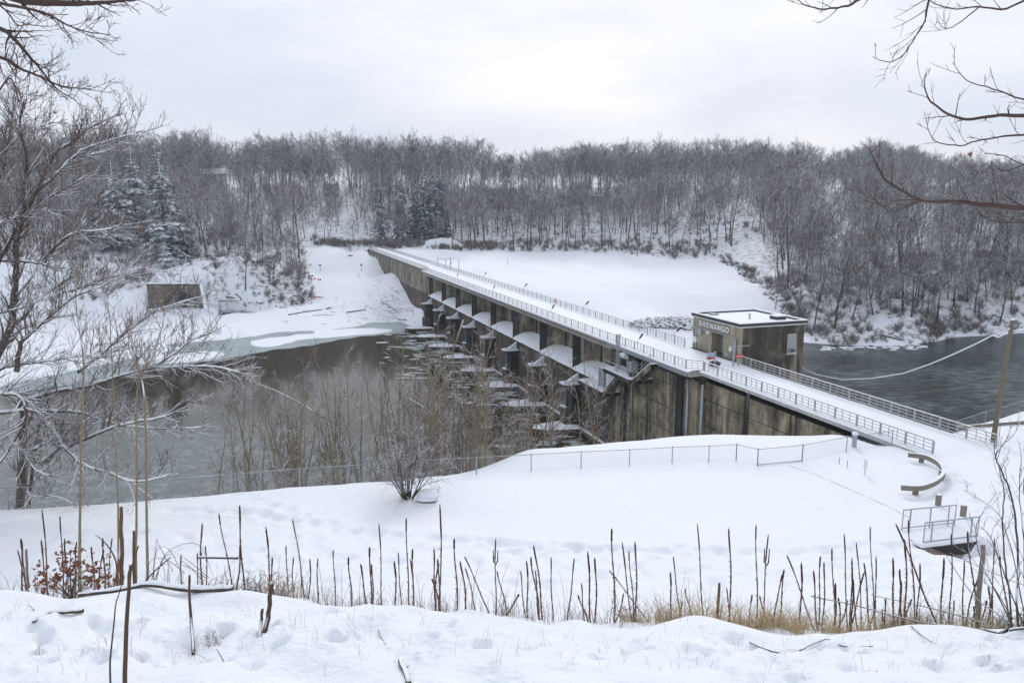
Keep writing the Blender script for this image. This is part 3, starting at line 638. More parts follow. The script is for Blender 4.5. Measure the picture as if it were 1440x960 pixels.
def stairs(name, sA, zA, sB, zB, n0, n1, label, cnt):
    t = empty(name, P(sA, n0, zA), label, 'stairs')
    for n in (n0, n1): one('stringer', M['concrete_near'], t, 'prism', [P(sA, n, zA - .1), P(sB, n, zB - .1), P(sB, n, zB - .75), P(sA, n, zA - .75)], NX * .18)
    for i in range(cnt):
        f = (i + .5) / cnt; s = sA + (sB - sA) * f; z = zA + (zB - zA) * f
        st = one('step', M['concrete_stain'], t, 'box', P(s - abs(sB - sA) / cnt * .5, n0 + .02, z - .16), AX * abs(sB - sA) / cnt * .98, NX * (n1 - n0), (0, 0, .14))
        one('step_snow', M['snow'], st, 'box', P(s - abs(sB - sA) / cnt * .42, n0 - .02, z - .018), AX * abs(sB - sA) / cnt * .75, NX * (n1 - n0 - .1), (0, 0, .09))
    a, b = P(sA, n0 + .05, zA), P(sB, n0 + .05, zB)
    handrail(t, [a, a.lerp(b, .5), b])
    return t
stairs('upper_stairs', 80.6, -3.05, 76.4, -.25, 43.3, 44.5, 'snow-edged steps from the upper landing up to the deck', 12)
stairs('lower_stairs', 89.2, -6.75, 85.2, -3.35, 43.5, 44.7, 'snow-edged steps between the two service landings', 12)
lv = empty('louvre_frame', P(91.6, 44.6, -6.75), 'grey louvred steel frame standing on the lower landing', 'frame')
for s in (90.9, 92.5): one('upright', M['galv'], lv, 'dbox', s, s + .16, 44.5, 44.8, -6.76, -4.1)
for i in range(5): one('slat', M['grey_box'], lv, 'dbox', 91.05, 92.5, 44.5, 44.75, -6.5 + i * .5, -6.22 + i * .5)
one('snow', M['snow'], lv, 'dbox', 90.9, 92.66, 44.5, 44.8, -4.096, -3.98)
cb = empty('control_cabinet', P(82.2, 44.0, -3.05), 'grey control cabinet on the upper landing', 'cabinet')
one('case', M['grey_box'], cb, 'dbox', 81.5, 82.4, 43.6, 44.5, -2.5, -1.3, bevel=.03); one('stand', M['dark'], cb, 'dbox', 81.6, 82.3, 43.7, 44.4, -3.06, -2.5); one('lid', M['galv'], cb, 'dbox', 81.45, 82.45, 43.55, 44.55, -1.3, -1.2)
pv = empty('pipe_valve', P(85.5, 44.2, -3.05), 'snow-topped grey pipe and valve rising beside the cabinet', 'pipe')
one('riser', M['galv'], pv, 'tube', [P(86.3, 44.3, -3.06), P(86.3, 44.3, .9), P(86.3, 44.35, 1.6)], .13, 8); one('riser', M['galv'], pv, 'tube', [P(86.9, 44.3, -3.06), P(86.9, 44.3, 1.5)], .1, 8)
one('elbow', M['galv'], pv, 'tube', [P(86.3, 44.3, -1.0), P(84.9, 44.2, -1.1), P(83.4, 44.2, -1.1)], .24, 8, smooth=True)
one('valve', M['white_box'], pv, 'tube', [P(85.2, 44.2, -.95), P(84.3, 44.2, -.95)], .36, 10, smooth=True)
one('stem', M['galv'], pv, 'tube', [P(83.7, 44.2, -3.06), P(83.7, 44.2, -.6)], .12, 8)

# ------------------------------------------------------------------ intake towers along the weir wall
def intake(s, w_):
    L_ = 'dark intake tower with snowy cap and pointed apron, %s from the lower landing' % w_
    t = empty('intake_tower', P(s, 46, WATER), L_, 'intake tower', 'intake towers along the spillway wall')
    ww = .95
    one('shaft', M['concrete_stain'], t, 'prism', [P(s - ww, 46.0, -12.3), P(s - ww, 44.5, -12.3), P(s - .4, 43.9, -12.3), P(s + .7, 43.9, -12.3), P(s + ww, 44.5, -12.3), P(s + ww, 46.0, -12.3)], (0, 0, 3.4))
    g = one('grating_panel', M['grey_box'], t, 'dbox', s - .3, s + .6, 43.83, 43.9, -12.0, -9.4)
    for k in range(4): one('grating_bar', M['dark'], g, 'dbox', s - .28 + k * .25, s - .22 + k * .25, 43.8, 43.83, -11.95, -9.45)
    one('base', M['concrete_wet'], t, 'prism', [P(s - ww, 46.0, -16.6), P(s - ww, 44.3, -16.6), P(s - .6, 43.4, -16.6), P(s + .9, 43.4, -16.6), P(s + ww, 44.3, -16.6), P(s + ww, 46.0, -16.6)], (0, 0, 4.3))
    one('ledge_snow', M['snow'], t, 'dbox', s - .6, s + .9, 43.35, 43.88, -12.3, -12.12)
    c = one('cap', M['concrete_wet'], t, 'prism', [P(s - ww - .2, 46.0, -8.9), P(s - ww - .2, 44.1, -8.9), P(s - .7, 43.2, -8.9), P(s + .9, 43.2, -8.9), P(s + ww + .2, 44.1, -8.9), P(s + ww + .2, 46.0, -8.9)], (0, 0, .18))
    for q in ([P(s - ww - .2, 46, -8.72), P(s - ww - .2, 44.4, -8.72), P(s - .75, 43.2, -8.72), P(s - .55, 43.8, -8.72), P(s - ww + .4, 44.5, -8.72), P(s - ww + .4, 46, -8.72)],
              [P(s - .75, 43.2, -8.72), P(s + .9, 43.2, -8.72), P(s + ww + .2, 44.4, -8.72), P(s + ww - .3, 44.5, -8.72), P(s + .6, 43.7, -8.72), P(s - .55, 43.7, -8.72)],
              [P(s - .1, 46, -8.72), P(s - .1, 44.3, -8.72), P(s + ww + .2, 44.4, -8.72), P(s + ww + .2, 46, -8.72)]):
        one('cap_snow', M['snow'], c, 'prism', q, (0, 0, .24 + rng.uniform(-.04, .06)))
    one('gusset', M['snow'], t, 'prism', [P(s - .05, 45.95, -8.5), P(s - .05, 44.2, -8.5), P(s - .05, 45.95, -7.25)], AX * .35)
    one('gusset', M['snow'], t, 'prism', [P(s + 1.0, 45.95, -8.5), P(s + 1.0, 44.6, -8.5), P(s + 1.0, 45.95, -7.7)], AX * .25)
    one('pit', M['void'], c, 'prism', [P(s - .9, 45.9, -8.715), P(s - .9, 43.8, -8.715), P(s - .15, 43.6, -8.715), P(s - .15, 45.9, -8.715)], (0, 0, .02))
    ap = [P(s - 2.6, 46.0), P(s - 2.2, 43.2), P(s - 1.3, 40.2), P(s + .2, 38.4), P(s + 1.4, 39.8), P(s + 1.9, 42.8), P(s + 1.9, 46.0)]
    a = one('apron', M['concrete_wet'], t, 'prism', [(q.x, q.y, -17) for q in ap], (0, 0, 1.75))
    mb = MB(); cx = sum((q for q in ap), Vector()) / len(ap); ring = []
    for q, q2 in zip(ap, ap[1:] + ap[:1]):
        for f in (0, .33, .66): ring.append(q.lerp(q2, f))
    k = len(ring); vv = [(q.x, q.y, -15.25) for q in ring] + [(q.lerp(cx, .12).x, q.lerp(cx, .12).y, -14.98 + rng.uniform(-.05, .05)) for q in ring] + [(q.lerp(cx, .5).x, q.lerp(cx, .5).y, -14.86 + rng.uniform(-.08, .08)) for q in ring] + [(cx.x, cx.y, -14.85)]
    fs = [(r_ * k + j, r_ * k + (j + 1) % k, (r_ + 1) * k + (j + 1) % k, (r_ + 1) * k + j) for r_ in (0, 1) for j in range(k)] + [(2 * k + j, 2 * k + (j + 1) % k, 3 * k) for j in range(k)]
    mb.add(vv, fs); mb.build('apron_snow', M['snow'], a, smooth=True)
for p_, w_ in zip(PIERS + [SP1 - .2], ('first', 'second', 'third', 'fourth', 'fifth', 'sixth', 'seventh', 'eighth and last')): intake(p_ - 2.4, w_)
one('toe_ledge', M['concrete_wet'], dam, 'dbox', 84, 206, 45.5, 46.2, -17, -15.4); one('toe_snow', M['snow'], dam, 'dbox', 84, 206, 45.55, 46.04, -15.4, -15.28)

# ------------------------------------------------------------------ control building on the downstream side
BS0, BS1, BN0, BN1, BZ = 72.8, 82.6, 52.9, 62.0, 3.95
bd = empty('control_building', P(77.7, 57, 0), 'flat-roofed concrete control building with white lettering and snowy roof', 'building')
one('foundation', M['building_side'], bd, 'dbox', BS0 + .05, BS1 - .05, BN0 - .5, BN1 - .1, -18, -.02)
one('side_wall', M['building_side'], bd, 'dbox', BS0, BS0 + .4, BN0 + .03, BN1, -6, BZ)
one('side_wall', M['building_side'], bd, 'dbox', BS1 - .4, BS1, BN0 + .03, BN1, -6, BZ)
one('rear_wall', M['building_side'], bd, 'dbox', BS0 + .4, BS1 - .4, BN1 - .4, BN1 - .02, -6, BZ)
fw = one('front_wall', M['building_front'], bd, 'dbox', BS0 - .01, 76.0, BN0, BN0 + .4, -.5, BZ - .003)
one('front_wall', M['building_front'], bd, 'dbox', 78.4, BS1 + .01, BN0, BN0 + .4, -.5, BZ - .003)
one('lintel', M['building_front'], bd, 'dbox', 76.0, 78.4, BN0 + .002, BN0 + .4, 2.75, BZ - .005)
one('reveal', M['building_front'], bd, 'dbox', 78.4, 78.6, BN0 + .4, BN0 + 1.5, -.5, 2.75); one('reveal', M['building_front'], bd, 'dbox', 75.8, 76.0, BN0 + .4, BN0 + 1.5, -.5, 2.75)
dr = one('door', M['grey_box'], bd, 'dbox', 76.0, 78.4, BN0 + 1.4, BN0 + 1.48, 0, 2.75); one('handle', M['dark'], dr, 'dbox', 76.3, 76.36, BN0 + 1.3, BN0 + 1.39, .9, 1.15); one('leaf_gap', M['joint'], dr, 'dbox', 77.18, 77.22, BN0 + 1.385, BN0 + 1.4, 0, 2.7)
one('ledge', M['concrete_trim'], bd, 'dbox', BS0 - .12, BS1 + .12, BN0 - .12, BN1 + .12, BZ, BZ + .09)
mb = MB(); o_ = .22
for a in ((BS0 - o_, BS0 + .1, BN0 - o_, BN1 + o_), (BS1 - .1, BS1 + o_, BN0 - o_, BN1 + o_), (BS0 + .1, BS1 - .1, BN0 - o_, BN0 + .1), (BS0 + .1, BS1 - .1, BN1 - .1, BN1 + o_)):
    one('parapet_band', M['black_band'], bd, 'dbox', *a, BZ + .17, BZ + .52); one('parapet_snow', M['snow'], bd, 'dbox', *a, BZ + .522, BZ + .62)
for a in ((BS0 - .19, BS0 + .0, BN0 - .19, BN1 + .19), (BS1, BS1 + .19, BN0 - .19, BN1 + .19), (BS0, BS1, BN0 - .19, BN0), (BS0, BS1, BN1, BN1 + .19)):
    one('ledge_snow', M['snow'], bd, 'dbox', *a, BZ + .092, BZ + .165)
one('roof', M['black_band'], bd, 'dbox', BS0, BS1, BN0, BN1, BZ + .09, BZ + .2); one('roof_snow', M['snow'], bd, 'dbox', BS0 + .12, BS1 - .12, BN0 + .12, BN1 - .12, BZ + .2, BZ + .34)
hb = one('roof_hatch', M['black_band'], bd, 'dbox', 75.0, 76.3, 59.6, 61.0, BZ + .34, BZ + .72); one('hatch_snow', M['snow'], hb, 'dbox', 74.95, 76.35, 59.55, 61.05, BZ + .722, BZ + .86)
one('roof_vent', M['galv'], bd, 'tube', [P(77, 57.2, BZ + .3), P(77, 57.2, BZ + .85), P(77, 57.2, BZ + .86), P(77, 57.2, BZ + .98)], [.1, .1, .2, .12], 8)
one('roof_dome', M['pane'], bd, 'dbox', 80.8, 81.8, 54.4, 55.4, BZ + .34, BZ + .5)
wd = one('window', M['frame'], bd, 'dbox', BS0 - .06, BS0 + .1, 59.6, 60.8, .55, 2.9)
one('pane', M['pane'], wd, 'dbox', BS0 - .085, BS0 - .06, 59.72, 60.68, 1.35, 2.78); one('air_conditioner', M['grey_box'], wd, 'dbox', BS0 - .35, BS0 - .06, 59.75, 60.65, .68, 1.2); one('grille', M['dark'], wd, 'dbox', BS0 - .365, BS0 - .35, 59.85, 60.5, .76, 1.12)
one('sill', M['concrete_trim'], wd, 'dbox', BS0 - .2, BS0 - .005, 59.5, 60.9, .42, .55); one('sill_snow', M['snow'], wd, 'dbox', BS0 - .2, BS0 - .08, 59.55, 60.85, .552, .62)
one('conduit', M['galv'], bd, 'tube', [P(BS0 + .1, BN0 - .12, 2.75), P(BS1 - .2, BN0 - .12, 2.75)], .06, 6)
for s in (BS1 - .9, BS0 + .6): one('downpipe', M['galv'], bd, 'tube', [P(s, BN0 - .1, 2.75), P(s, BN0 - .1, -.3)], .08, 6)
for s, z, w_, h_, nm in ((80.9, 1.95, .9, .75, 'meter_box'), (74.2, 1.0, .45, .6, 'white_box'), (81.9, .8, .8, .7, 'white_box'), (79.0, 2.35, .5, .3, 'flood_light')):
    one(nm, M['white_box'] if nm != 'meter_box' else M['grey_box'], bd, 'dbox', s - w_ / 2, s + w_ / 2, BN0 - .28, BN0 - .002, z, z + h_)
one('wall_plate', M['blue_sign'], bd, 'dbox', 74.9, 75.5, BN0 - .05, BN0 - .002, .35, .6)
# the name in raised letters: each letter a mesh
for i, ch in enumerate('SHENANGO'):
    cu = bpy.data.curves.new('glyph', 'FONT'); cu.body = ch; cu.size = .92; cu.extrude = .06; cu.offset = .022; cu.align_x = 'CENTER'
    tmp = bpy.data.objects.new('glyph', cu); col.objects.link(tmp); bpy.context.view_layer.update()
    me = bpy.data.meshes.new_from_object(tmp.evaluated_get(bpy.context.evaluated_depsgraph_get())); me.name = 'letter'
    bpy.data.objects.remove(tmp); me.materials.clear(); me.materials.append(M['white_paint'])
    o = bpy.data.objects.new('letter', me); col.objects.link(o); o.parent = bd
    p_ = P(80.75 - i * .80, BN0 - .14, 3.08) - WORLD_LOC[bd.name]
    rot = Matrix((-AX, Vector((0, 0, 1)), -NX)).transposed().to_4x4(); o.matrix_local = Matrix.Translation(p_) @ rot

# gate, posts and notices on the deck by the building
gt = empty('deck_gate', P(70.6, 50, 0), 'grey steel deck gate posts and crossbar carrying red notices', 'gate')
for n, hh in ((48.2, 1.9), (50.6, 2.9), (51.3, 2.2)): one('post', M['galv'], gt, 'tube', [P(70.6, n, 0), P(70.6, n, hh)], .09, 8)
one('crossbar', M['galv'], gt, 'tube', [P(70.6, 49.9, 2.35), P(70.6, 52.7, 2.35)], .05, 6)
one('notice', M['red_sign'], gt, 'dbox', 70.45, 70.5, 50.8, 51.8, 1.0, 1.42); one('notice_lettering', M['white_paint'], gt, 'dbox', 70.43, 70.449, 50.9, 51.7, 1.18, 1.25)
one('notice', M['blue_sign'], gt, 'dbox', 72.0, 72.05, 48.1, 49.0, 1.0, 1.5); one('notice', M['red_sign'], gt, 'dbox', 71.9, 72.04, 48.05, 49.05, .78, .99)
one('sign_post', M['galv'], gt, 'tube', [P(72.1, 48.5, 0), P(72.1, 48.5, 1.7)], .05, 6)
tk = empty('barrel_cart', P(71.3, 48.6, .08), 'dark covered bundle on the deck under the red notice', 'bundle')
mb = MB(); mb.blob(P(71.2, 48.6, .35), .7, .6, .38, rng, .15, 9, 5); mb.build('cover', M['dark'], tk, smooth=True)
one('strap', M['galv'], tk, 'tube', [P(70.5, 48.6, .3), P(71.2, 48.6, .76), P(71.9, 48.6, .3)], .02, 5)

# ------------------------------------------------------------------ vegetation builders (all grown at the origin)
UP = Vector((0, 0, 1))
def perp(d, rng):
    v = Vector((rng.gauss(0, 1), rng.gauss(0, 1), rng.gauss(0, 1))); v = v - d * v.dot(d)
    return v.normalized() if v.length > 1e-4 else Vector((1, 0, 0))
def stick(mb, p, d, L, r0, r1, segs, rng, wob=.12, up=0.0, n=3, start=0):
    """a wandering tapering shoot; returns its points and directions"""
    pts = [Vector(p)]; ds = []; d = d.normalized()
    for i in range(segs):
        d = (d + perp(d, rng) * wob * rng.random() + UP * up / segs).normalized(); pts.append(pts[-1] + d * (L / segs)); ds.append(d)
    rad = [r0 + (r1 - r0) * i / segs for i in range(segs + 1)]
    mb.tube(pts, rad, n, cap=False); ds.append(d)
    return pts, ds, rad
def along(pts, ds, rad, f):
    x = f * (len(pts) - 1); i = min(int(x), len(pts) - 2); g = x - i
    return pts[i].lerp(pts[i + 1], g), ds[i], rad[i] + (rad[i + 1] - rad[i]) * g
def bare_tree(seed, h=20.0, r=.27, spread=.5, limbs=11, fork=.38, n2=6, n3=6, tw=.024, arch=.35, lean=0.0, limb_len=.36):
    rng = random.Random(seed); tr, cr = MB(), MB()
    d0 = (UP + Vector((rng.uniform(-1, 1), rng.uniform(-1, 1), 0)) * (.05 + lean)).normalized()
    pts, ds, rad = stick(tr, (0, 0, -.6), d0, h * .93, r, .05, 8, rng, .10, .12, 6)
    for i in range(limbs):
        f = fork + (1 - fork) * (i + rng.random() * .7) / limbs; f = min(f, .985)
        p, d, rr = along(pts, ds, rad, f); L = h * limb_len * (1.15 - .75 * (f - fork) / (1 - fork)) * rng.uniform(.75, 1.2)
        ld = (d * (1 - spread) + perp(d, rng) * spread + UP * .08).normalized()
        lp, lds, lr = stick(tr, p, ld, L, max(.05, rr * .55), .028, 5, rng, .22, arch, 4)
        for j in range(n2):
            q, dd, r2 = along(lp, lds, lr, .22 + .76 * (j + rng.random()) / n2 * .99); L2 = L * rng.uniform(.26, .48)
            bp, bd_, br = stick(cr, q, dd * .55 + perp(dd, rng) * .65 + UP * .1, L2, max(.034, r2 * .6), tw, 3, rng, .25, .2, 3)
            for k in range(n3):
                q3, d3, r3 = along(bp, bd_, br, .2 + .78 * (k + rng.random()) / n3 * .99)
                stick(cr, q3, d3 * .6 + perp(d3, rng) * .7 + UP * .15, L2 * rng.uniform(.28, .6), tw, tw * .55, 2, rng, .3, .15, 3)
    return tr, cr
def conifer(seed, h=20.0, wid=3.2, dens=30, droop=.35, ragged=.2):
    rng = random.Random(seed); tr, cr = MB(), MB()
    tr.tube([(0, 0, -.5), (0, 0, h * .5), (0, 0, h)], [.22, .14, .03], 6)
    for i in range(dens):
        f = (i / dens) ** .9; z = h * (.06 + .93 * f); R = wid * (1 - f) ** .8 * rng.uniform(1 - ragged, 1 + ragged) + .15
        for k in range(7 if f < .8 else 5):
            a = rng.uniform(0, 6.283); c, s = math.cos(a), math.sin(a); dz = -droop * R * rng.uniform(.6, 1.2); w = .28 * R + .12
            m = 4; b = []
            for j in range(m + 1):
                g = j / m; b.append(Vector((c * R * g, s * R * g, z + dz * g * g + .10 * R * math.sin(g * 3.1))))
            for j in range(m):
                for sd in (-1, 1):
                    ww = w * (1 - .55 * j / m) * rng.uniform(.7, 1.2); t_ = Vector((-s, c, 0)) * sd * ww + Vector((c, s, 0)) * ww * .5 - UP * ww * rng.uniform(.25, .6)
                    q0, q1 = b[j], b[j + 1]
                    cr.add([q0, q1, q1 + t_ * .55, q0.lerp(q1, .6) + t_], [(0, 1, 2, 3)])
    return tr, cr
def bush(seed, h=3.0, stems=14, spread=.75, n2=5, n3=3, r=.03, tw=.012, segs=4, sides=3):
    rng = random.Random(seed); st, tg = MB(), MB()
    for i in range(stems):
        a = rng.uniform(0, 6.283); sp = spread * rng.random() ** .7
        pts, ds, rad = stick(st, Vector((math.cos(a), math.sin(a), 0)) * .12 * h * .3 + Vector((0, 0, -.25)), UP + Vector((math.cos(a), math.sin(a), 0)) * sp, h * rng.uniform(.6, 1.05), r, tw, segs, rng, .2, .15, sides)
        for j in range(n2):
            p, d, rr = along(pts, ds, rad, .3 + .69 * (j + rng.random()) / n2 * .99); L = h * rng.uniform(.14, .34)
            bp, bd_, br = stick(tg, p, d * .6 + perp(d, rng) * .6 + UP * .1, L, max(tw, rr * .5), tw * .8, 2, rng, .25, .1, 3)
            for k in range(n3):
                q, d3, _ = along(bp, bd_, br, .3 + .68 * rng.random()); stick(tg, q, d3 * .5 + perp(d3, rng) * .7, L * rng.uniform(.3, .6), tw * .8, tw * .5, 1, rng, .2, 0, 3)
    return st, tg
def sapling(seed, h=9.0, stems=2, r=.055):
    rng = random.Random(seed); st, tg = MB(), MB()
    for i in range(stems):
        a = rng.uniform(0, 6.283); hh = h * (1 if i == 0 else rng.uniform(.55, .95))
        pts, ds, rad = stick(st, (math.cos(a) * .15 * i, math.sin(a) * .15 * i, -.4), UP + Vector((math.cos(a), math.sin(a), 0)) * rng.uniform(.02, .22), hh, r * rng.uniform(.6, 1.1), .012, 7, rng, .16, .15, 4)
        nb = 13
        for j in range(nb):
            f = .22 + .76 * (j + rng.random()) / nb * .99; p, d, rr = along(pts, ds, rad, f); L = hh * rng.uniform(.10, .26) * (1.25 - f)
            bp, bd_, br = stick(tg, p, d * .62 + perp(d, rng) * .75 + UP * .1, L + .25, max(.013, rr * .45), .009, 3, rng, .25, .25, 3)
            for k in range(5):
                q, d3, _ = along(bp, bd_, br, .2 + .78 * rng.random()); stick(tg, q, d3 * .6 + perp(d3, rng) * .65 + UP * .1, L * rng.uniform(.25, .55) + .12, .010, .006, 2, rng, .25, .15, 3)
    return st, tg
class Kind:
    """mesh pair of one grown plant; place() makes an individual with its own parts"""
    def __init__(self, pair, names, mats): self.me = [mb.mesh(nm, M[mt], True) for mb, nm, mt in zip(pair, names, mats)]; self.names = names
    def place(self, name, loc, sc, rz, label, cat, group, tilt=(0, 0)):
        t = bpy.data.objects.new(name, None); col.objects.link(t); t.location = loc; t.rotation_euler = (tilt[0], tilt[1], rz)
        t.scale = sc if hasattr(sc, '__len__') else (sc, sc, sc); t.empty_display_size = .3; tag(t, label, cat, group)
        for nm, me in zip(self.names, self.me):
            o = bpy.data.objects.new(nm, me); col.objects.link(o); o.parent = t
        return t
def variants(name, kinds):
    """unlinked collection of single-mesh plants, for the uncountable woods"""
    c = bpy.data.collections.new(name)
    for i, (mb, mt) in enumerate(kinds):
        o = bpy.data.objects.new('%s_%02d' % (name, i), mb.mesh(name, M[mt], True)); c.objects.link(o)
    return c
def scatter(name, pts, coll, label, cat):
    """one object that plants an uncountable mass: pts = (x, y, z, scale, rz, index)"""
    me = bpy.data.meshes.new(name); me.from_pydata([q[:3] for q in pts], [], [])
    a = me.attributes.new('scl', 'FLOAT', 'POINT'); a.data.foreach_set('value', [q[3] for q in pts])
    a = me.attributes.new('rot', 'FLOAT_VECTOR', 'POINT'); a.data.foreach_set('vector', [v for q in pts for v in (0, 0, q[4])])
    a = me.attributes.new('idx', 'INT', 'POINT'); a.data.foreach_set('value', [q[5] for q in pts])
    o = bpy.data.objects.new(name, me); col.objects.link(o); tag(o, label, cat, None, 'stuff')
    ng = bpy.data.node_groups.new(name, 'GeometryNodeTree'); ng.interface.new_socket('Geometry', in_out='INPUT', socket_type='NodeSocketGeometry'); ng.interface.new_socket('Geometry', in_out='OUTPUT', socket_type='NodeSocketGeometry')
    gi, go = ng.nodes.new('NodeGroupInput'), ng.nodes.new('NodeGroupOutput'); ip = ng.nodes.new('GeometryNodeInstanceOnPoints'); ci = ng.nodes.new('GeometryNodeCollectionInfo')
    ci.inputs['Collection'].default_value = coll; ci.inputs['Separate Children'].default_value = True; ci.inputs['Reset Children'].default_value = True
    ip.inputs['Pick Instance'].default_value = True
    def attr(nm, dt): n_ = ng.nodes.new('GeometryNodeInputNamedAttribute'); n_.data_type = dt; n_.inputs['Name'].default_value = nm; return n_.outputs['Attribute']
    ng.links.new(gi.outputs[0], ip.inputs['Points']); ng.links.new(ci.outputs[0], ip.inputs['Instance']); ng.links.new(attr('idx', 'INT'), ip.inputs['Instance Index'])
    ng.links.new(attr('rot', 'FLOAT_VECTOR'), ip.inputs['Rotation']); ng.links.new(attr('scl', 'FLOAT'), ip.inputs['Scale']); ng.links.new(ip.outputs[0], go.inputs[0])
    md = o.modifiers.new('plants', 'NODES'); md.node_group = ng
    return o

# ------------------------------------------------------------------ the woods across the water
TK = [Kind(bare_tree(100 + i, 20 + (i % 4) * 1.5, .24 + .03 * (i % 3), (.55, .6, .5, .66, .58, .68, .52)[i % 7], 12 + i % 3, (.42, .34, .48, .3, .42, .25, .46)[i % 7], 7, 7, .030, .4, .03, .46), ('trunk', 'crown'), ('bark_far', 'twig_far')) for i in range(7)]
TKS = [Kind(bare_tree(140 + i, 16, .26, .74, 11, .22, 8, 7, .028, .45, .10, .58), ('trunk', 'crown'), ('bark_far', 'twig_far')) for i in range(3)]     # spreading, leaning edge trees
def clear(x, y):
    return not (inside(x, y, FIELD) or inside(x, y, EMB) or inside(x, y, FLATS) or inside(x, y, ROAD))
rng = random.Random(5); spots = []
def sow(u0, u1, t0, t1, cnt, gap):
    k = 0; tries = 0
    while k < cnt and tries < cnt * 30:
        tries += 1; t = math.sqrt(rng.uniform(t0 * t0, t1 * t1)); u = rng.uniform(u0, u1); x, y = (u - 720) / FPX * t, t
        if not clear(x, y): continue
        s, n = sn(Vector((x, y, 0)))
        if 42 < n < 56 and s < 330: continue
        if 525 < u < 632 and t < 372: continue
        if any((x - a) ** 2 + (y - b) ** 2 < gap * gap for a, b, *_ in spots): continue
        spots.append((x, y, u, t)); k += 1
sow(1085, 1520, 192, 240, 62, 3.2); sow(1085, 1520, 240, 330, 60, 4.0)
sow(600, 1110, 322, 375, 78, 3.6); sow(600, 1100, 375, 440, 30, 4.5)
sow(-60, 430, 266, 330, 44, 4.0); sow(-60, 620, 330, 440, 28, 5.0)
zs = height([q[0] for q in spots], [q[1] for q in spots])
REG = [('bare snow-dusted tree on the wooded bank across the river', 'trees on the river bank'), ('bare snow-dusted tree in the wood behind the white field', 'trees behind the white field'), ('bare snow-dusted tree on the wooded slope over the reservoir', 'trees over the reservoir')]
for (x, y, u, t), z in zip(spots, zs):
    if z < -15.3: continue
    reg = 0 if u > 1085 and t < 330 else (1 if u > 600 else 2)
    if reg == 0 and t < 215 and rng.random() < .5: kd, sc = TKS[rng.randrange(3)], rng.uniform(.8, 1.15)
    else: kd, sc = TK[rng.randrange(7)], rng.choice((rng.uniform(.55, .85), rng.uniform(.8, 1.1), rng.uniform(1.0, 1.3)))
    if reg == 1: sc *= 1.0
    kd.place('bare_tree', (x, y, z), sc, rng.uniform(0, 6.28), REG[reg][0], 'tree', REG[reg][1])
# a few trees that stand out
def lone(u, v, z, kd, sc, label, group=None, rz=0.7, name='bare_tree', cat='tree'):
    q = onz(u, v, z); g = top(q.x, q.y); return kd.place(name, (q.x, q.y, g), sc, rz, label, cat, group)
lone(345, 404, -8.5, TK[1], .85, 'tall bare tree on the brushy bank right of the stone culvert'); lone(324, 398, -7.5, TK[2], .75, 'slender bare tree rooted above the culvert wing wall')
lone(384, 396, -7.6, TK[4], .72, 'single bare tree among the bushes beside the embankment'); lone(362, 352, .5, TK[6], .8, 'bare tree on the snowy knoll above the brushy bank')
lone(1090, 436, -12, TK[5], .42, 'small bare tree at the corner of the white field by the building')
# evergreens
SPR = [Kind(conifer(60 + i, 22, 3.3, 36, .38), ('trunk', 'crown'), ('bark_far', 'needles')) for i in range(2)]
HEM = [Kind(conifer(70 + i, 20, 5.0, 26, .30, .5), ('trunk', 'crown'), ('bark_far', 'needles_snow')) for i in range(2)]
for u, vt, t, i, lb in ((538, 238, 352, 0, 'dark spruce standing clear at the end of the spruce row'), (567, 237, 356, 1, 'second dark spruce beside the clear-standing one'), (584, 243, 362, 0, 'shorter spruce in the middle of the spruce row'), (598, 232, 358, 1, 'spruce pressed against the tallest one in the row'), (613, 222, 360, 0, 'tallest dark spruce of the row above the far abutment'), (622, 232, 366, 1, 'spruce half hidden behind the tallest one')):
    x = (u - 720) / FPX * t; g = hz(x, t); zt = at(u, vt, t / ray(u, vt).y).z; SPR[i].place('spruce_tree', (x, t, g), (zt - g) / 22, u, lb, 'tree', 'dark spruces above the far abutment')
for u, vt, t, i, wx, lb in ((236, 222, 268, 0, 1.0, 'snow-clad hemlock standing out pale among bare trees'), (198, 205, 300, 1, 1.0, 'dark hemlock behind the snow-clad one'), (232, 192, 330, 0, .9, 'tall hemlock top showing over the slope'), (170, 225, 285, 1, 1.2, 'broad hemlock with drooping snowy boughs near the spreading tree'), (338, 352, 262, 1, .5, 'young green hemlock on the brushy bank'), (262, 290, 272, 0, .8, 'dark evergreen at the foot of the hemlock group'), (130, 250, 300, 1, 1.1, 'hemlock seen through the branches of the spreading tree')):
    x = (u - 720) / FPX * t; g = hz(x, t); zt = at(u, vt, t / ray(u, vt).y).z; hh = (zt - g) / 20; HEM[i].place('hemlock_tree', (x, t, g), (hh * wx, hh * wx, hh), u, lb, 'tree', 'hemlocks over the reservoir')
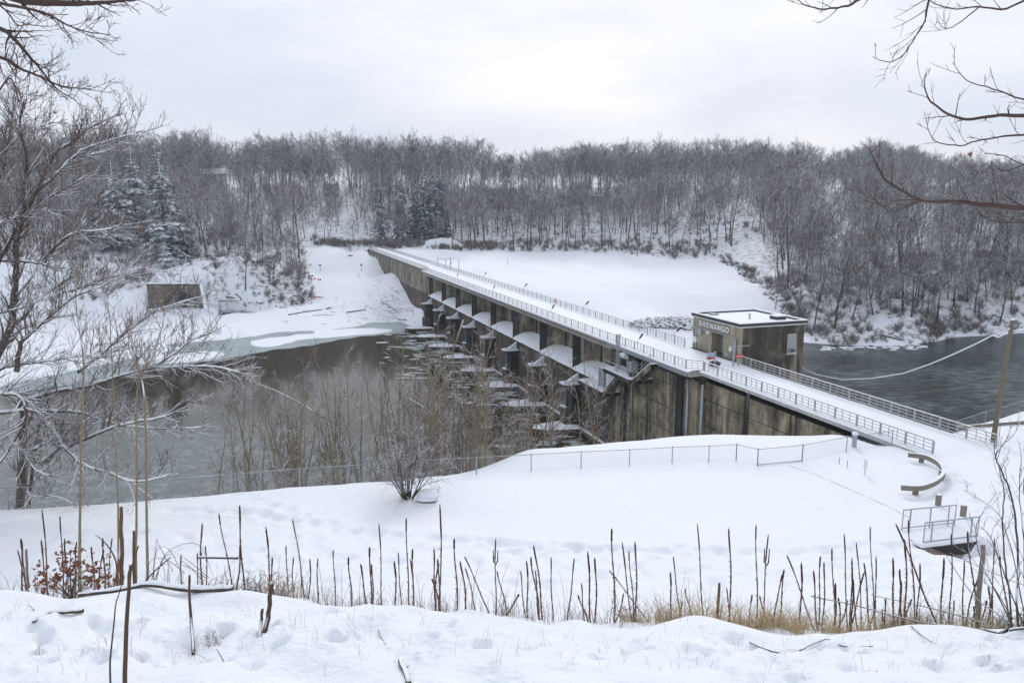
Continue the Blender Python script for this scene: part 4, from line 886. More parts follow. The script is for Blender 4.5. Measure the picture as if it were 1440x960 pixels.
# the mass of wood behind and between
FAR = variants('wood_tree', [(a, mt) for i in range(6) for a, mt in [((lambda tc_: (tc_[0].v.extend([]), [tc_[1].f.append(tuple(k_ + len(tc_[1].v) for k_ in f_)) for f_ in tc_[0].f], tc_[1].v.extend(tc_[0].v), tc_[1])[-1])(bare_tree(200 + i, 19 + i % 3 * 2, .23, (.56, .62, .52)[i % 3], 13, (.32, .26, .40)[i % 3], 7, 6, .040, .38, .03, .46)), 'twig_far')]])
pts = []
def mass(u0, u1, t0, t1, cnt, s0, s1, nvar, jig=0, chk=True, skyl=None):
    c = []
    while len(c) < cnt:
        t = math.sqrt(rng.uniform(t0 * t0, t1 * t1)); u = rng.uniform(u0, u1); x, y = (u - 720) / FPX * t, t
        if chk and not clear(x, y): continue
        s, n = sn(Vector((x, y, 0)))
        if 40 < n < 58 and s < 332: continue
        c.append((x, y))
    z = height([q[0] for q in c], [q[1] for q in c])
    if skyl: return [(x, y, zz - .2, skyl(x, y, zz) * rng.uniform(s0, s1), rng.uniform(0, 6.28), rng.randrange(nvar)) for (x, y), zz in zip(c, z) if zz > -15.2]
    return [(x, y, zz - .2, rng.uniform(s0, s1), rng.uniform(0, 6.28), rng.randrange(nvar)) for (x, y), zz in zip(c, z) if zz > -15.2]
STANDS = np.array([(-500, 175), (0, 180), (160, 186), (215, 194), (300, 196), (345, 214), (385, 186), (440, 184), (500, 188), (560, 190), (610, 200), (660, 206), (690, 226), (740, 218), (800, 212), (860, 214), (950, 208), (1040, 206), (1120, 212), (1150, 224), (1180, 208), (1250, 212), (1320, 226), (1440, 240), (1600, 238), (2000, 230)])
def stand(x, y, z):
    """older and younger stands along the ridge: how tall the wood grows here"""
    u = 720 + x / y * FPX; v = float(np.interp(u, STANDS[:, 0], STANDS[:, 1])); return min(1.7, max(.45, (CAMZ + (288 - v) / FPX * y - z) / 21))
pts += mass(-420, 1900, 430, 560, 850, .72, 1.02, 6, skyl=stand) + mass(-420, 1900, 560, 760, 520, .7, .98, 6, skyl=stand)
pts += mass(1085, 1900, 235, 430, 460, .5, 1.0, 6) + mass(600, 1100, 365, 430, 190, .5, 1.0, 6) + mass(-420, 620, 320, 430, 330, .5, 1.0, 6) + mass(-420, 410, 268, 320, 230, .35, .85, 6) + mass(290, 430, 250, 300, 30, .3, .6, 6) + mass(1085, 1900, 194, 245, 190, .25, .75, 6) + mass(1520, 1900, 200, 260, 40, .6, 1.0, 6)
scatter('woodland', pts, FAR, 'grey leafless wood massed over the far hills', 'woods')
# understorey brush along the wood edge and on the banks
BR = variants('brush', [(a, 'brush') for i in range(4) for a in [(lambda st: (st[1].f.extend(tuple(k_ + len(st[1].v) for k_ in f_) for f_ in st[0].f), st[1].v.extend(st[0].v), st[1])[-1])(bush(300 + i, 3.0, 16, .9, 5, 3, .035, .022))]])
pts = []
def band(line, cnt, w, s0, s1):
    c = []
    for _ in range(cnt):
        i = rng.randrange(len(line) - 1); a, b = onz(*line[i]), onz(*line[i + 1]); q = a.lerp(b, rng.random()); k = rng.random() * w
        d = Vector((q.x, q.y, 0)).normalized(); c.append((q.x + d.x * k + rng.uniform(-1, 1), q.y + d.y * k + rng.uniform(-1, 1)))
    z = height([q[0] for q in c], [q[1] for q in c])
    return [(x, y, zz, rng.uniform(s0, s1), rng.uniform(0, 6.28), rng.randrange(4)) for (x, y), zz in zip(c, z)]
pts += band([(640, 352.5, -1.2), (700, 354, -2), (860, 358, -3), (1010, 365, -4)], 250, 26, .35, 1.1)
pts += band([(1012, 366, -4), (1052, 394, -7), (1098, 438, -12.5), (1130, 466, -15)], 110, 15, .25, .9)
pts += band([(440, 344, 1), (530, 344, 1), (600, 344, 1)], 130, 14, .5, 1.3)
pts += band([(600, 350, -.5), (650, 352, -1)], 26, 5, .4, .9)
pts += mass(1090, 1500, 190, 250, 520, .35, 1.1, 4) + mass(600, 1090, 330, 400, 160, .4, 1.0, 4) + mass(-60, 430, 248, 320, 300, .35, 1.0, 4)
pts += mass(285, 440, 242, 275, 170, .2, .6, 4) + mass(-60, 210, 242, 268, 120, .3, .8, 4)
pts += band([(1140, 480, -15.4), (1200, 484, -15.4), (1290, 482, -15.4), (1340, 473, -15.4), (1440, 466, -15.4)], 110, 9, .25, .9)
scatter('brush', pts, BR, 'grey-brown brush fringing the wood and the white field', 'brush')
# single bushes on the bank beside the embankment
BK = [Kind(bush(330 + i, 3.4, 20, .8, 6, 4, .035, .02), ('stems', 'twigs'), ('brush', 'brush')) for i in range(3)]
for u, v, z, sc, lb in ((405, 392, -7.4, 1.5, 'large rounded grey bush beside the embankment'), (421, 396, -8.3, 1.25, 'grey bush touching the embankment edge'), (412, 372, -3.5, 1.0, 'bush near the top of the brushy bank'), (396, 416, -11, .9, 'low bush halfway down the brushy bank'), (376, 416, -11.3, .75, 'small bush below the fallen logs'), (425, 424, -12.8, 1.0, 'bush at the foot of the bank by the red boom'), (438, 414, -11, .8, 'reddish bush against the embankment foot'), (412, 428, -13.4, .8, 'lowest bush standing on the beach edge'), (350, 376, -3.2, .9, 'bush beside the young hemlock'), (305, 402, -8, 1.0, 'bush over the culvert wing wall'), (310, 378, -3.2, .8, 'bush on the road edge above the culvert'), (200, 392, -6.0, 1.0, 'bush left of the culvert arch')):
    q = onz(u, v, z); BK[int(u) % 3].place('bush', (q.x, q.y, top(q.x, q.y)), sc, u, lb, 'bush', 'bushes on the bank beside the embankment')

# ------------------------------------------------------------------ chain-link fences on the near bank
def fence(pxs, label, hgt=1.25, group='chain-link fences on the near bank', bottom=False, wire=.16, brace=False):
    base = []
    for u, v, z in pxs:
        q = onz(u, v, z); base.append(Vector((q.x, q.y, top(q.x, q.y))))
    t = empty('chain_link_fence', base[0], label, 'fence', group)
    for q in base: one('post', M['galv'], t, 'tube', [q - UP * .3, q + UP * hgt, q + UP * (hgt + .05)], [.035, .035, .02], 8, smooth=True)
    for a, b in zip(base[:-1], base[1:]):
        one('top_rail', M['galv'], t, 'tube', [a + UP * (hgt - .04), b + UP * (hgt - .04)], .024, 6, smooth=True)
        if bottom: one('bottom_rail', M['galv'], t, 'tube', [a + UP * .08, b + UP * .08], .03, 6, smooth=True)
    mb = MB()
    for a, b in zip(base[:-1], base[1:]):
        L = (b - a).length; d = (b - a) / L; h_ = hgt - .06; k = int((L + h_) / wire)
        for i in range(k):
            for sg in (1, -1):
                x0 = i * wire - h_; x1 = x0 + h_; z0, z1 = 0.0, h_
                if x0 < 0: z0 = -x0; x0 = 0
                if x1 > L: z1 = h_ - (x1 - L); x1 = L
                if x1 <= x0: continue
                if sg < 0: z0, z1 = h_ - z0, h_ - z1
                mb.tube([a + d * x0 + UP * (z0 + .03), a + d * x1 + UP * (z1 + .03)], .0035, 3, cap=False)
    mb.build('wire_mesh', M['galv'], t, kind='stuff')
    return t
fence(FENCE[:16], 'long galvanised fence following the snowy bank edge')
fence([FENCE[15], FENCE[16]], 'short fence return beside the notch at the dam wall', wire=.2)
fence([FENCE[16], FENCE[17]], 'fence gate panel with an exposed bottom rail', bottom=True)
fence([FENCE[17], FENCE[18], (1254, 627, -.15)], 'fence end running up to the dam railing')
fence([(1345, 606, -.8), (1385, 596, -.8), (1440, 586, -.6), (1520, 575, -.5)], 'fence along the river bank behind the leaning pole', 1.1)
# the raised catchment edge by the gate
EDGE = [(1108, 654), (1150, 668), (1200, 690), (1250, 712), (1280, 728)]
mb = MB(); ep = []
for u, v in EDGE:
    q = hit(u, v, 15); ep.append(q - UP * .015)
mb.tube(ep, .035, 5); o = mb.build('buried_cable', M['galv'], None); tag(o, 'thin cable line just showing through the snow by the fence gate', 'cable')

def ground_at(u, v, z=None): return hit(u, v, 15 if v < 800 else 0)
# ------------------------------------------------------------------ curved timber guard beam, stub posts
gb = empty('guard_beam', ground_at(1290, 690), 'weathered curved timber guard beam standing in the snow', 'guard rail')
CUR = [(1266, 688), (1290, 689), (1308, 684), (1320, 676), (1326, 667), (1322, 657), (1312, 649), (1298, 643), (1276, 640)]
cp_ = [ground_at(u, v + 8) for u, v in CUR]; mb = MB()
zz = [q.z for q in cp_]; L_ = [q + UP * (.50) for q in cp_]
sm_ = []
for i in range(len(L_) - 1):
    for f in (0, .25, .5, .75):
        p0, p1, p2, p3 = L_[max(0, i - 1)], L_[i], L_[i + 1], L_[min(len(L_) - 1, i + 2)]
        sm_.append(p1 * (2 * f ** 3 - 3 * f ** 2 + 1) + (p2 - p0) * .5 * (f ** 3 - 2 * f ** 2 + f) + p2 * (3 * f ** 2 - 2 * f ** 3) + (p3 - p1) * .5 * (f ** 3 - f ** 2))
sm_.append(L_[-1]); k = len(sm_)
for i, q in enumerate(sm_):
    d = (sm_[min(i + 1, k - 1)] - sm_[max(i - 1, 0)]); d.z = 0; d.normalize(); s_d = Vector((-d.y, d.x, 0))
    mb.v.extend(tuple(w_) for w_ in (q + s_d * .11 - UP * .16, q - s_d * .11 - UP * .16, q - s_d * .11 + UP * .16, q + s_d * .11 + UP * .16))
for i in range(k - 1):
    for j in range(4): mb.f.append((i * 4 + j, i * 4 + (j + 1) % 4, (i + 1) * 4 + (j + 1) % 4, (i + 1) * 4 + j))
mb.f += [(3, 2, 1, 0), tuple(4 * (k - 1) + j for j in range(4))]
mb.build('beam', M['timber'], gb)
for i in (1, 4, 7):
    q = cp_[i]; one('post', M['timber'], gb, 'wbox', q.x - .13, q.x + .13, q.y + .13, q.y + .35, q.z - .4, q.z + .60)
for (u, v), lb in (((1319, 710), 'short square timber post between the beam and the culvert'), ((1354, 726), 'stubby timber post beside the culvert railing')):
    q = ground_at(u, v); t = empty('timber_post', q, lb, 'post', 'stub posts in the snow'); one('shaft', M['timber'], t, 'wbox', q.x - .13, q.x + .13, q.y - .1, q.y + .1, q.z - .4, q.z + .62, bevel=.02); one('cap_snow', M['snow'], t, 'wbox', q.x - .12, q.x + .12, q.y - .09, q.y + .09, q.z + .622, q.z + .68)
rb = empty('guard_beam', ground_at(1400, 603, -.4), 'straight low timber beam on the bank behind the leaning pole', 'guard rail')
a, b = ground_at(1345, 608, -.5), ground_at(1500, 596, -.4); one('beam', M['timber'], rb, 'bar', a + UP * .45, b + UP * .45, .2, .26)
for f in (.1, .5, .9): q = a.lerp(b, f); one('post', M['timber'], rb, 'wbox', q.x - .1, q.x + .1, q.y + .1, q.y + .3, q.z - .5, q.z + .5)
# culvert headwall with two panel railings
ch = empty('culvert_headwall', ground_at(1330, 775), 'small concrete culvert headwall under snow with two mesh railings', 'culvert')
def rail_panel(u0, v0, u1, v1, hgt, nm):
    a, b = ground_at(u0, v0), ground_at(u1, v1); g = one('railing', M['galv'], ch, 'tube', [a + UP * (hgt + .05), b + UP * (hgt + .05)], .035, 6)
    one('bottom_rail', M['galv'], g, 'tube', [a + UP * .12, b + UP * .12], .03, 6)
    for f in (0, .14, .52, .87, 1): q = a.lerp(b, f); one('upright', M['galv'], g, 'tube', [q, q + UP * (hgt + .05)], .032 if f in (0, 1) else .04, 6)
    m2 = MB(); L = (b - a).length; d = (b - a) / L
    for i in range(int(L / .12)): m2.tube([a + d * i * .12 + UP * .12, a + d * i * .12 + UP * hgt], .003, 3, cap=False)
    for i in range(9): m2.tube([a + UP * (.12 + i * .12), b + UP * (.12 + i * .12)], .003, 3, cap=False)
    m2.build('infill', M['galv'], g, kind='stuff'); return a, b
rail_panel(1268, 745, 1342, 738, 1.05, 'back'); a, b = rail_panel(1298, 765, 1374, 756, 1.05, 'front')
d = (b - a).normalized(); s_d = Vector((d.y, -d.x, 0))
one('slab', M['snow'], ch, 'box', a - d * .25 - s_d * .45 - UP * .1, (b - a) + d * .5, s_d * .62, (0, 0, .2), bevel=.04)
one('headwall', M['concrete_near'], ch, 'prism', [a - d * .1 - UP * .12 + s_d * .1, b + d * .1 - UP * .12 + s_d * .1, b.lerp(a, .2) - UP * .95 + s_d * .2, a.lerp(b, .4) - UP * 1.5 + s_d * .25], -s_d * .9)
one('opening', M['void'], ch, 'prism', [a.lerp(b, .12) - UP * .16 + s_d * .14, b - UP * .16 + s_d * .14, b.lerp(a, .2) - UP * .62 + s_d * .25, a.lerp(b, .45) - UP * .62 + s_d * .24], -s_d * .05)
# marker stake, little posts
q = ground_at(1216, 667); t = empty('marker_canister', q, 'white canister marker on a thin stake in the snow', 'marker'); one('stake', M['galv'], t, 'tube', [q - UP * .2, q + UP * .5], .03, 6); one('canister', M['white_box'], t, 'tube', [q + UP * .45, q + UP * .5, q + UP * 1.0, q + UP * 1.05], [.08, .12, .12, .06], 10, smooth=True)
for u, v in ((1180, 652), (1191, 657)):
    q = ground_at(u, v); o = one('survey_stake', M['timber'], None, 'tube', [q - UP * .2, q + UP * .5], .025, 5); tag(o, 'thin survey stake by the white canister marker', 'stake', 'survey stakes by the marker')
q = ground_at(1201, 628, -.3); t = empty('snowy_standpipe', q, 'stout standpipe capped with snow against the dam wall', 'pipe'); one('pipe', M['galv'], t, 'tube', [q - UP * .6, q + UP * 1.0], .17, 10, smooth=True); mb = MB(); mb.blob(q + UP * 1.05, .24, .24, .16, random.Random(3), .1, 10, 6); mb.build('cap_snow', M['snow'], t, smooth=True)
# leaning power pole and the snow-laden cable
pb = ground_at(1396, 621, 0); pt_ = at(1424, 450, (pb.y + .3) / ray(1424, 450).y)
pl = empty('leaning_pole', pb, 'leaning greenish wooden utility pole by the end of the dam', 'pole')
one('shaft', M['pole_wood'], pl, 'tube', [pb - UP * .5, pb.lerp(pt_, .5), pt_], [.19, .175, .15], 12, smooth=True); one('cap_snow', M['snow'], pl, 'tube', [pt_, pt_ + UP * .09, pt_ + UP * .12], [.15, .15, .07], 12); one('insulator', M['white_box'], pl, 'tube', [pb.lerp(pt_, .93) - Vector((.25, 0, 0)), pb.lerp(pt_, .93) - Vector((.12, 0, 0))], .08, 8)
CB = [(1124, 516, 92), (1150, 527, 90), (1185, 534, 87), (1225, 532, 83), (1270, 525, 79), (1310, 511, 75), (1345, 496, 71), (1375, 482, 67), (1396, 471, 63.5), (1404, 474, 62), (1418, 467, 58), (1440, 462, 56), (1500, 445, 52)]
mb = MB(); mb.tube([at(*q) for q in CB], .06, 6); o = mb.build('snowy_cable', M['snow'], None, smooth=True); tag(o, 'sagging cable coated in snow from the building past the pole', 'cable')

# ------------------------------------------------------------------ saplings crowding the bank beyond the fence
SK = [Kind(sapling(400 + i, 9.0, 1 + i % 3, .085), ('stem', 'twigs'), ('bark_sap', 'twig_sap')) for i in range(7)]
rng = random.Random(21)
SAP = []
for i in range(104):
    u = rng.uniform(280, 740) if i < 92 else rng.uniform(740, 890)
    vt = float(np.interp(u, [270, 330, 420, 480, 540, 620, 680, 740, 800, 860, 910], [600, 560, 535, 490, 475, 470, 480, 500, 510, 520, 560])) + rng.uniform(0, 75)
    t = rng.uniform(56, 76) if u < 700 else rng.uniform(66, 84)
    SAP.append((u, vt, t))
for u, vt, t in SAP:
    y = t * (CP); x = (u - 720) / FPX * t; g = hz(x, y)
    if g < -15.8 or g > -.3: continue
    zt = at(u, vt, t).z; h_ = max(3.0, min(17, (zt - g) * 1.22)); SK[rng.randrange(7)].place('sapling', (x, y, g), (h_ / 9 * .92, h_ / 9 * .92, h_ / 9), rng.uniform(0, 6.28), 'slim leafless sapling in the thicket between fence and water', 'sapling', 'saplings in the bank thicket', (rng.uniform(-.06, .06), rng.uniform(-.06, .06)))
# small snowy brushwood in the same thicket
pts = []
for i in range(52):
    u = rng.uniform(-60, 760); t = rng.uniform(46, 72); x, y = (u - 720) / FPX * t, t; g = hz(x, y)
    if -15.9 < g < -1.0: pts.append((x, y, g, rng.uniform(.5, 1.25), rng.uniform(0, 6.28), rng.randrange(3)))
TB = variants('undergrowth', [(a, 'twig_sap') for i in range(3) for a in [(lambda st: (st[1].f.extend(tuple(k_ + len(st[1].v) for k_ in f_) for f_ in st[0].f), st[1].v.extend(st[0].v), st[1])[-1])(bush(430 + i, 3.4, 9, .55, 6, 4, .018, .009))]])
scatter('undergrowth', pts, TB, 'snow-flecked brown undergrowth beneath the bank saplings', 'undergrowth')
# broken snow-covered saplings lying across, white against the water
for (u, v, t, du, dv), lb in (((575, 560, 62, 60, 50), 'pale snow-covered bent sapling leaning across the thicket'), ((740, 560, 74, 30, 60), 'snow-plastered broken sapling near the wall'), ((630, 520, 66, 22, -70), 'snow-plastered sapling arching up among the saplings'), ((350, 535, 62, 120, 60), 'long thin branch leaning across the water end of the thicket')):
    a, b = at(u, v, t), at(u + du, v + dv, t - 1.5); m = a.lerp(b, .5) + UP * .3; o = one('bent_sapling', M['bark_sap'], None, 'tube', [a, a.lerp(m, .6) + UP * .1, m, b], [.03, .045, .055, .07], 6, smooth=True); tag(o, lb, 'sapling', 'bent saplings in the thicket')
# lawn shrub and the snow-capped stone by it
SH = Kind(bush(471, 4.5, 24, .62, 8, 5, .042, .012, 5, 5), ('stems', 'twigs'), ('bark_near', 'twig_near'))
q = ground_at(573, 700); SH.place('shrub', q, 1.0, .4, 'many-stemmed bare shrub alone on the snowy lawn', 'shrub', None)
q = ground_at(600, 704); st = empty('snowy_stone', q, 'dark stone under a round cap of snow beside the shrub', 'stone'); rr = random.Random(2)
mb = MB(); mb.blob(q + UP * .12, .62, .42, .32, rr, .15, 10, 6); mb.build('stone', M['rock'], st); mb = MB(); mb.blob(q + UP * .36 + Vector((.05, .05, 0)), .66, .46, .36, rr, .05, 14, 8, -.35); mb.build('snow_cap', M['snow'], st, smooth=True)
SHS = Kind(bush(472, 1.0, 9, .5, 4, 3, .012, .006, 3), ('stems', 'twigs'), ('brush', 'brush')); q = ground_at(613, 700); SHS.place('twiggy_weed', q, 1.0, .1, 'tiny twiggy bush behind the snow-capped stone', 'bush', None)
# red songbird on the snow by the fence
q = hit(663, 652, 30) + UP * .05; BQ = q.copy(); bd_ = empty('songbird', (q.x, q.y, q.z), 'small bright red songbird with crest beside the fence', 'bird')
mb = MB(); mb.tube([q + Vector((-.16, 0, .02)), q + Vector((-.08, 0, .07)), q + Vector((0, 0, .13)), q + Vector((.05, 0, .19)), q + Vector((.075, 0, .24)), q + Vector((.06, 0, .29))], [.02, .05, .085, .07, .055, .01], 8); mb.build('body', M['bird'], bd_, smooth=True)
bd_.scale = (1.5, 1.5, 1.5)
one('tail', M['bird'], bd_, 'prism', [q + Vector((-.14, -.03, .02)), q + Vector((-.14, .03, .02)), q + Vector((-.32, .025, -.05)), q + Vector((-.32, -.025, -.05))], (0, 0, .015)); one('beak', M['oak_leaf'], bd_, 'tube', [q + Vector((.11, 0, .225)), q + Vector((.155, 0, .215))], [.018, .002], 5)
one('perch', M['bark_near'], bd_, 'tube', [q + Vector((-.3, 0, -.02)), q + Vector((.3, 0, .05))], .015, 5)

# ------------------------------------------------------------------ near trees drawn limb by limb
def curve(pts, k=4):
    """smooth path through the given points"""
    out_ = []
    for i in range(len(pts) - 1):
        p0, p1, p2, p3 = pts[max(0, i - 1)], pts[i], pts[i + 1], pts[min(len(pts) - 1, i + 2)]
        for j in range(k):
            f = j / k; out_.append(p1 * (2 * f ** 3 - 3 * f ** 2 + 1) + (p2 - p0) * .5 * (f ** 3 - 2 * f ** 2 + f) + p2 * (3 * f ** 2 - 2 * f ** 3) + (p3 - p1) * .5 * (f ** 3 - f ** 2))
    out_.append(pts[-1]); return out_
def limb(mb, tw, pxs, t0, t1, r0, r1, rng, twigs=10, tl=.9, sides=6, sub=3, tr=.010, rise=.25, wob=.03, start=.12, snow=None):
    n = len(pxs); raw = [at(u, v, t0 + (t1 - t0) * i / (n - 1) + (rng.uniform(-.25, .25) if 0 < i < n - 1 else 0)) for i, (u, v) in enumerate(pxs)]
    pts = curve(raw, 4); k = len(pts)
    for i in range(1, k - 1): pts[i] = pts[i] + Vector((rng.uniform(-1, 1), rng.uniform(-1, 1), rng.uniform(-1, 1))) * wob
    rad = [r0 + (r1 - r0) * (i / (k - 1)) ** .8 for i in range(k)]
    mb.tube(pts, rad, sides)
    if snow is not None:
        run = []
        for i in range(k):
            d_ = (pts[min(i + 1, k - 1)] - pts[max(0, i - 1)]).normalized()
            if abs(d_.z) < .80 and rng.random() < .93: run.append(i)
            else:
                if len(run) > 2: snow.tube([pts[w] + UP * rad[w] * .72 for w in run], [rad[run[0]] * .3] + [rad[w] * rng.uniform(.75, 1.0) + .016 for w in run[1:-1]] + [rad[run[-1]] * .3], 6)
                run = []
        if len(run) > 2: snow.tube([pts[w] + UP * rad[w] * .72 for w in run], [rad[run[0]] * .3] + [rad[w] * rng.uniform(.75, 1.0) + .016 for w in run[1:-1]] + [rad[run[-1]] * .3], 6)
    ds = [(pts[min(i + 1, k - 1)] - pts[max(0, i - 1)]).normalized() for i in range(k)]
    for j in range(twigs):
        f = start + (1 - start) * (j + rng.random()) / twigs * .995; p, d, rr = along(pts, ds, rad, f); L = tl * rng.uniform(.5, 1.3) * (1.15 - .5 * f)
        bp, bd_, br = stick(tw, p, d * .75 + perp(d, rng) * .65 + UP * rise * .6, L, max(tr, rr * .45), tr * .8, 4, rng, .28, rise, 4)
        if snow is not None and abs(bd_[1].z) < .75: snow.tube([w + UP * br[i] * .8 for i, w in enumerate(bp)], [w * 1.0 + .005 for w in br], 4)
        for q in range(sub):
            p2, d2, r2 = along(bp, bd_, br, .2 + .78 * rng.random()); L2 = L * rng.uniform(.3, .6)
            cp2, cd2, cr2 = stick(tw, p2, d2 * .7 + perp(d2, rng) * .6 + UP * rise * .5, L2, tr * .9, tr * .6, 3, rng, .28, rise, 3)
            if sub > 2:
                for w in range(2): p3, d3, _ = along(cp2, cd2, cr2, .3 + .65 * rng.random()); stick(tw, p3, d3 * .7 + perp(d3, rng) * .6, L2 * .5, tr * .65, tr * .45, 2, rng, .25, rise, 3)
    return pts
rng = random.Random(31)
def tree_from(name, base, label, cat, limbs, mt, mtw, leaves=(), snowed=False, **kw):
    t = empty(name, base, label, cat); tr, tw = MB(), MB(); sw = MB() if snowed else None
    for pxs, t0, t1, r0, r1, tn in limbs: limb(tr, tw, pxs, t0, t1, r0, r1, rng, twigs=int(tn * (2.3 if snowed else 1)), snow=sw, **kw)
    if snowed: sw.build('branch_snow', M['snow'], t, smooth=True, kind='stuff')
    tr.build('trunk', M[mt], t, smooth=True); tw.build('crown', M[mtw], t, smooth=True)
    for u, v, tt, sz in leaves:
        q = at(u, v, tt); lf = MB(); sz *= .5 if tt > 20 else 1; a = Vector((rng.uniform(-1, 1), rng.uniform(-1, 1), -1)).normalized() * sz; b = perp(a.normalized(), rng) * sz * .45; c_ = perp(a.normalized(), rng) * sz * .12
        lf.add([q, q + a * .25 + b * .8, q + a * .4 + b * .35, q + a * .65 + b + c_, q + a, q + a * .7 - b * .9 + c_, q + a * .45 - b * .4, q + a * .2 - b * .7], [(0, 1, 2, 7), (2, 3, 4), (2, 4, 6), (4, 5, 6), (2, 6, 7)]); lf.build('leaf', M['oak_leaf'], t)
    return t
lv_ = [(105, 167, 38, .5), (75, 156, 38, .35), (30, 170, 38, .35), (116, 213, 38, .4), (138, 204, 38, .5), (75, 271, 38, .4), (125, 277, 38, .4), (40, 315, 38, .5), (168, 307, 38, .4), (197, 318, 38, .6), (72, 289, 38, .4), (20, 215, 38, .4), (18, 310, 38, .4), (12, 286, 38, .4), (40, 554, 40, .5), (52, 568, 40, .5), (205, 564, 40, .4), (3, 643, 40, .5), (42, 264, 38, .4), (142, 322, 38, .4), (38, 548, 40, .5), (47, 574, 40, .4), (2, 648, 40, .4)]
A = [  # spreading tree whose trunk stands beyond the fence
    ([(27, 722), (29, 690), (31, 640), (33, 590), (30, 560)], 42, 41, .24, .17, 6), ([(40, 712), (46, 655), (54, 605), (72, 553)], 42, 41, .10, .06, 8),
    ([(30, 600), (50, 585), (73, 603), (90, 627), (117, 653), (147, 663), (193, 677), (243, 665)], 41, 37, .16, .03, 20), ([(57, 653), (87, 630), (97, 627), (143, 607), (187, 593), (233, 585), (277, 563)], 41, 37, .14, .03, 20),
    ([(30, 567), (67, 553), (123, 543), (157, 533), (187, 523), (213, 517), (240, 500), (267, 480), (297, 467)], 41, 38, .13, .03, 22), ([(110, 523), (140, 500), (173, 470), (213, 440), (240, 430), (280, 417)], 40, 38, .09, .025, 16),
    ([(-30, 582), (50, 577), (110, 580), (143, 590), (183, 600), (233, 602), (287, 600)], 41, 38, .11, .025, 20), ([(213, 518), (253, 515), (300, 515), (342, 525)], 39, 38, .05, .02, 10), ([(36, 690), (50, 698), (75, 697), (105, 708)], 41.5, 40, .06, .02, 8), ([(31, 640), (60, 625), (85, 612), (110, 600), (128, 585)], 41, 39, .07, .02, 10)]
B = [  # taller tree at the frame edge, trunk just outside
    ([(-60, 730), (-55, 640), (-40, 560), (-10, 510), (13, 467), (20, 420), (23, 370), (26, 325), (53, 266), (78, 216), (103, 200), (125, 181), (172, 159)], 40, 37, .30, .03, 34),
    ([(-20, 420), (0, 362), (28, 316), (34, 275), (37, 225), (28, 178), (34, 140)], 38.5, 37, .16, .03, 22), ([(28, 316), (62, 284), (103, 259), (122, 246)], 38, 37, .07, .02, 10), ([(56, 264), (81, 244), (109, 216), (138, 203), (200, 184)], 38, 36.5, .08, .02, 16), ([(109, 222), (156, 211)], 37, 36.5, .04, .02, 5),
    ([(-25, 366), (44, 369), (62, 372), (103, 388), (140, 400)], 39, 37, .09, .025, 14), ([(62, 369), (78, 347), (106, 328), (147, 323), (172, 315)], 38.5, 37, .10, .02, 14), ([(100, 410), (134, 397), (175, 383), (203, 375)], 38.5, 37, .06, .02, 10),
    ([(23, 522), (30, 483), (50, 463), (73, 443), (100, 420), (140, 403), (170, 390)], 37, 36, .13, .025, 18), ([(-30, 545), (0, 520), (30, 512), (75, 507), (115, 500), (150, 500)], 38, 37, .10, .02, 14), ([(-30, 553), (0, 553), (30, 560), (36, 590), (20, 620)], 38, 37, .12, .05, 10), ([(0, 440), (40, 430), (80, 402), (110, 385)], 38.5, 37, .06, .02, 10),
    ([(-30, 690), (0, 650), (20, 625), (34, 640), (52, 660), (70, 668)], 39, 38, .06, .02, 10), ([(-30, 330), (0, 312), (40, 300), (70, 292)], 38, 37, .06, .02, 8), ([(-30, 250), (0, 220), (30, 190), (75, 172)], 38, 37, .06, .02, 10), ([(-30, 300), (0, 250), (12, 200), (20, 150)], 38, 37, .07, .02, 10)]
tb_ = at(27, 722, 42); tree_from('spreading_tree', (tb_.x, tb_.y, hz(tb_.x, tb_.y)), 'snow-lined tree with low limbs spreading over the reservoir beyond the fence', 'tree', A, 'bark_near', 'twig_near', lv_[14:18], snowed=True, sub=6, tl=1.9, tr=.014)
tb_ = at(-60, 730, 40); tree_from('spreading_tree', (tb_.x, tb_.y, hz(tb_.x, tb_.y)), 'tall snow-lined tree with few clinging brown leaves reaching in from the side', 'tree', B, 'bark_near', 'twig_near', lv_[:14] + lv_[18:], snowed=True, sub=6, tl=1.9, tr=.014)
# bare overhanging boughs of trees standing just outside the view
Cc = [([(-260, 500), (-230, 250), (-160, 40), (-60, -20), (33, 1), (87, 5), (130, 5), (170, 2), (200, -1)], 15, 13, .16, .008, 22), ([(-60, -20), (0, 5), (40, 12), (75, 25), (100, 38), (125, 46), (156, 49)], 14, 13, .04, .006, 18), ([(-160, 40), (-60, 20), (0, 40), (20, 55), (37, 75), (55, 95), (80, 125), (108, 142)], 15, 13.5, .07, .006, 24), ([(-200, 150), (-60, 70), (0, 80), (25, 95), (60, 110), (90, 122), (128, 126)], 15, 13.5, .06, .006, 22), ([(-60, -20), (0, 8), (25, 36), (45, 32)], 14, 13.5, .025, .006, 10), ([(-200, 150), (-80, 120), (-10, 130), (15, 110), (30, 160)], 15, 14, .04, .006, 12)]
q = at(-260, 900, 15); tree_from('overhanging_tree', (q.x, q.y, hz(q.x, q.y)), 'leafless tree whose dark fine boughs hang into the sky above the spreading tree', 'tree', [([(-280, 1150), (-270, 800), (-260, 500)], 15, 15, .22, .17, 0)] + Cc, 'bark_bare', 'bark_bare', sub=3, tl=.62, tr=.0052, wob=.008, start=.3)
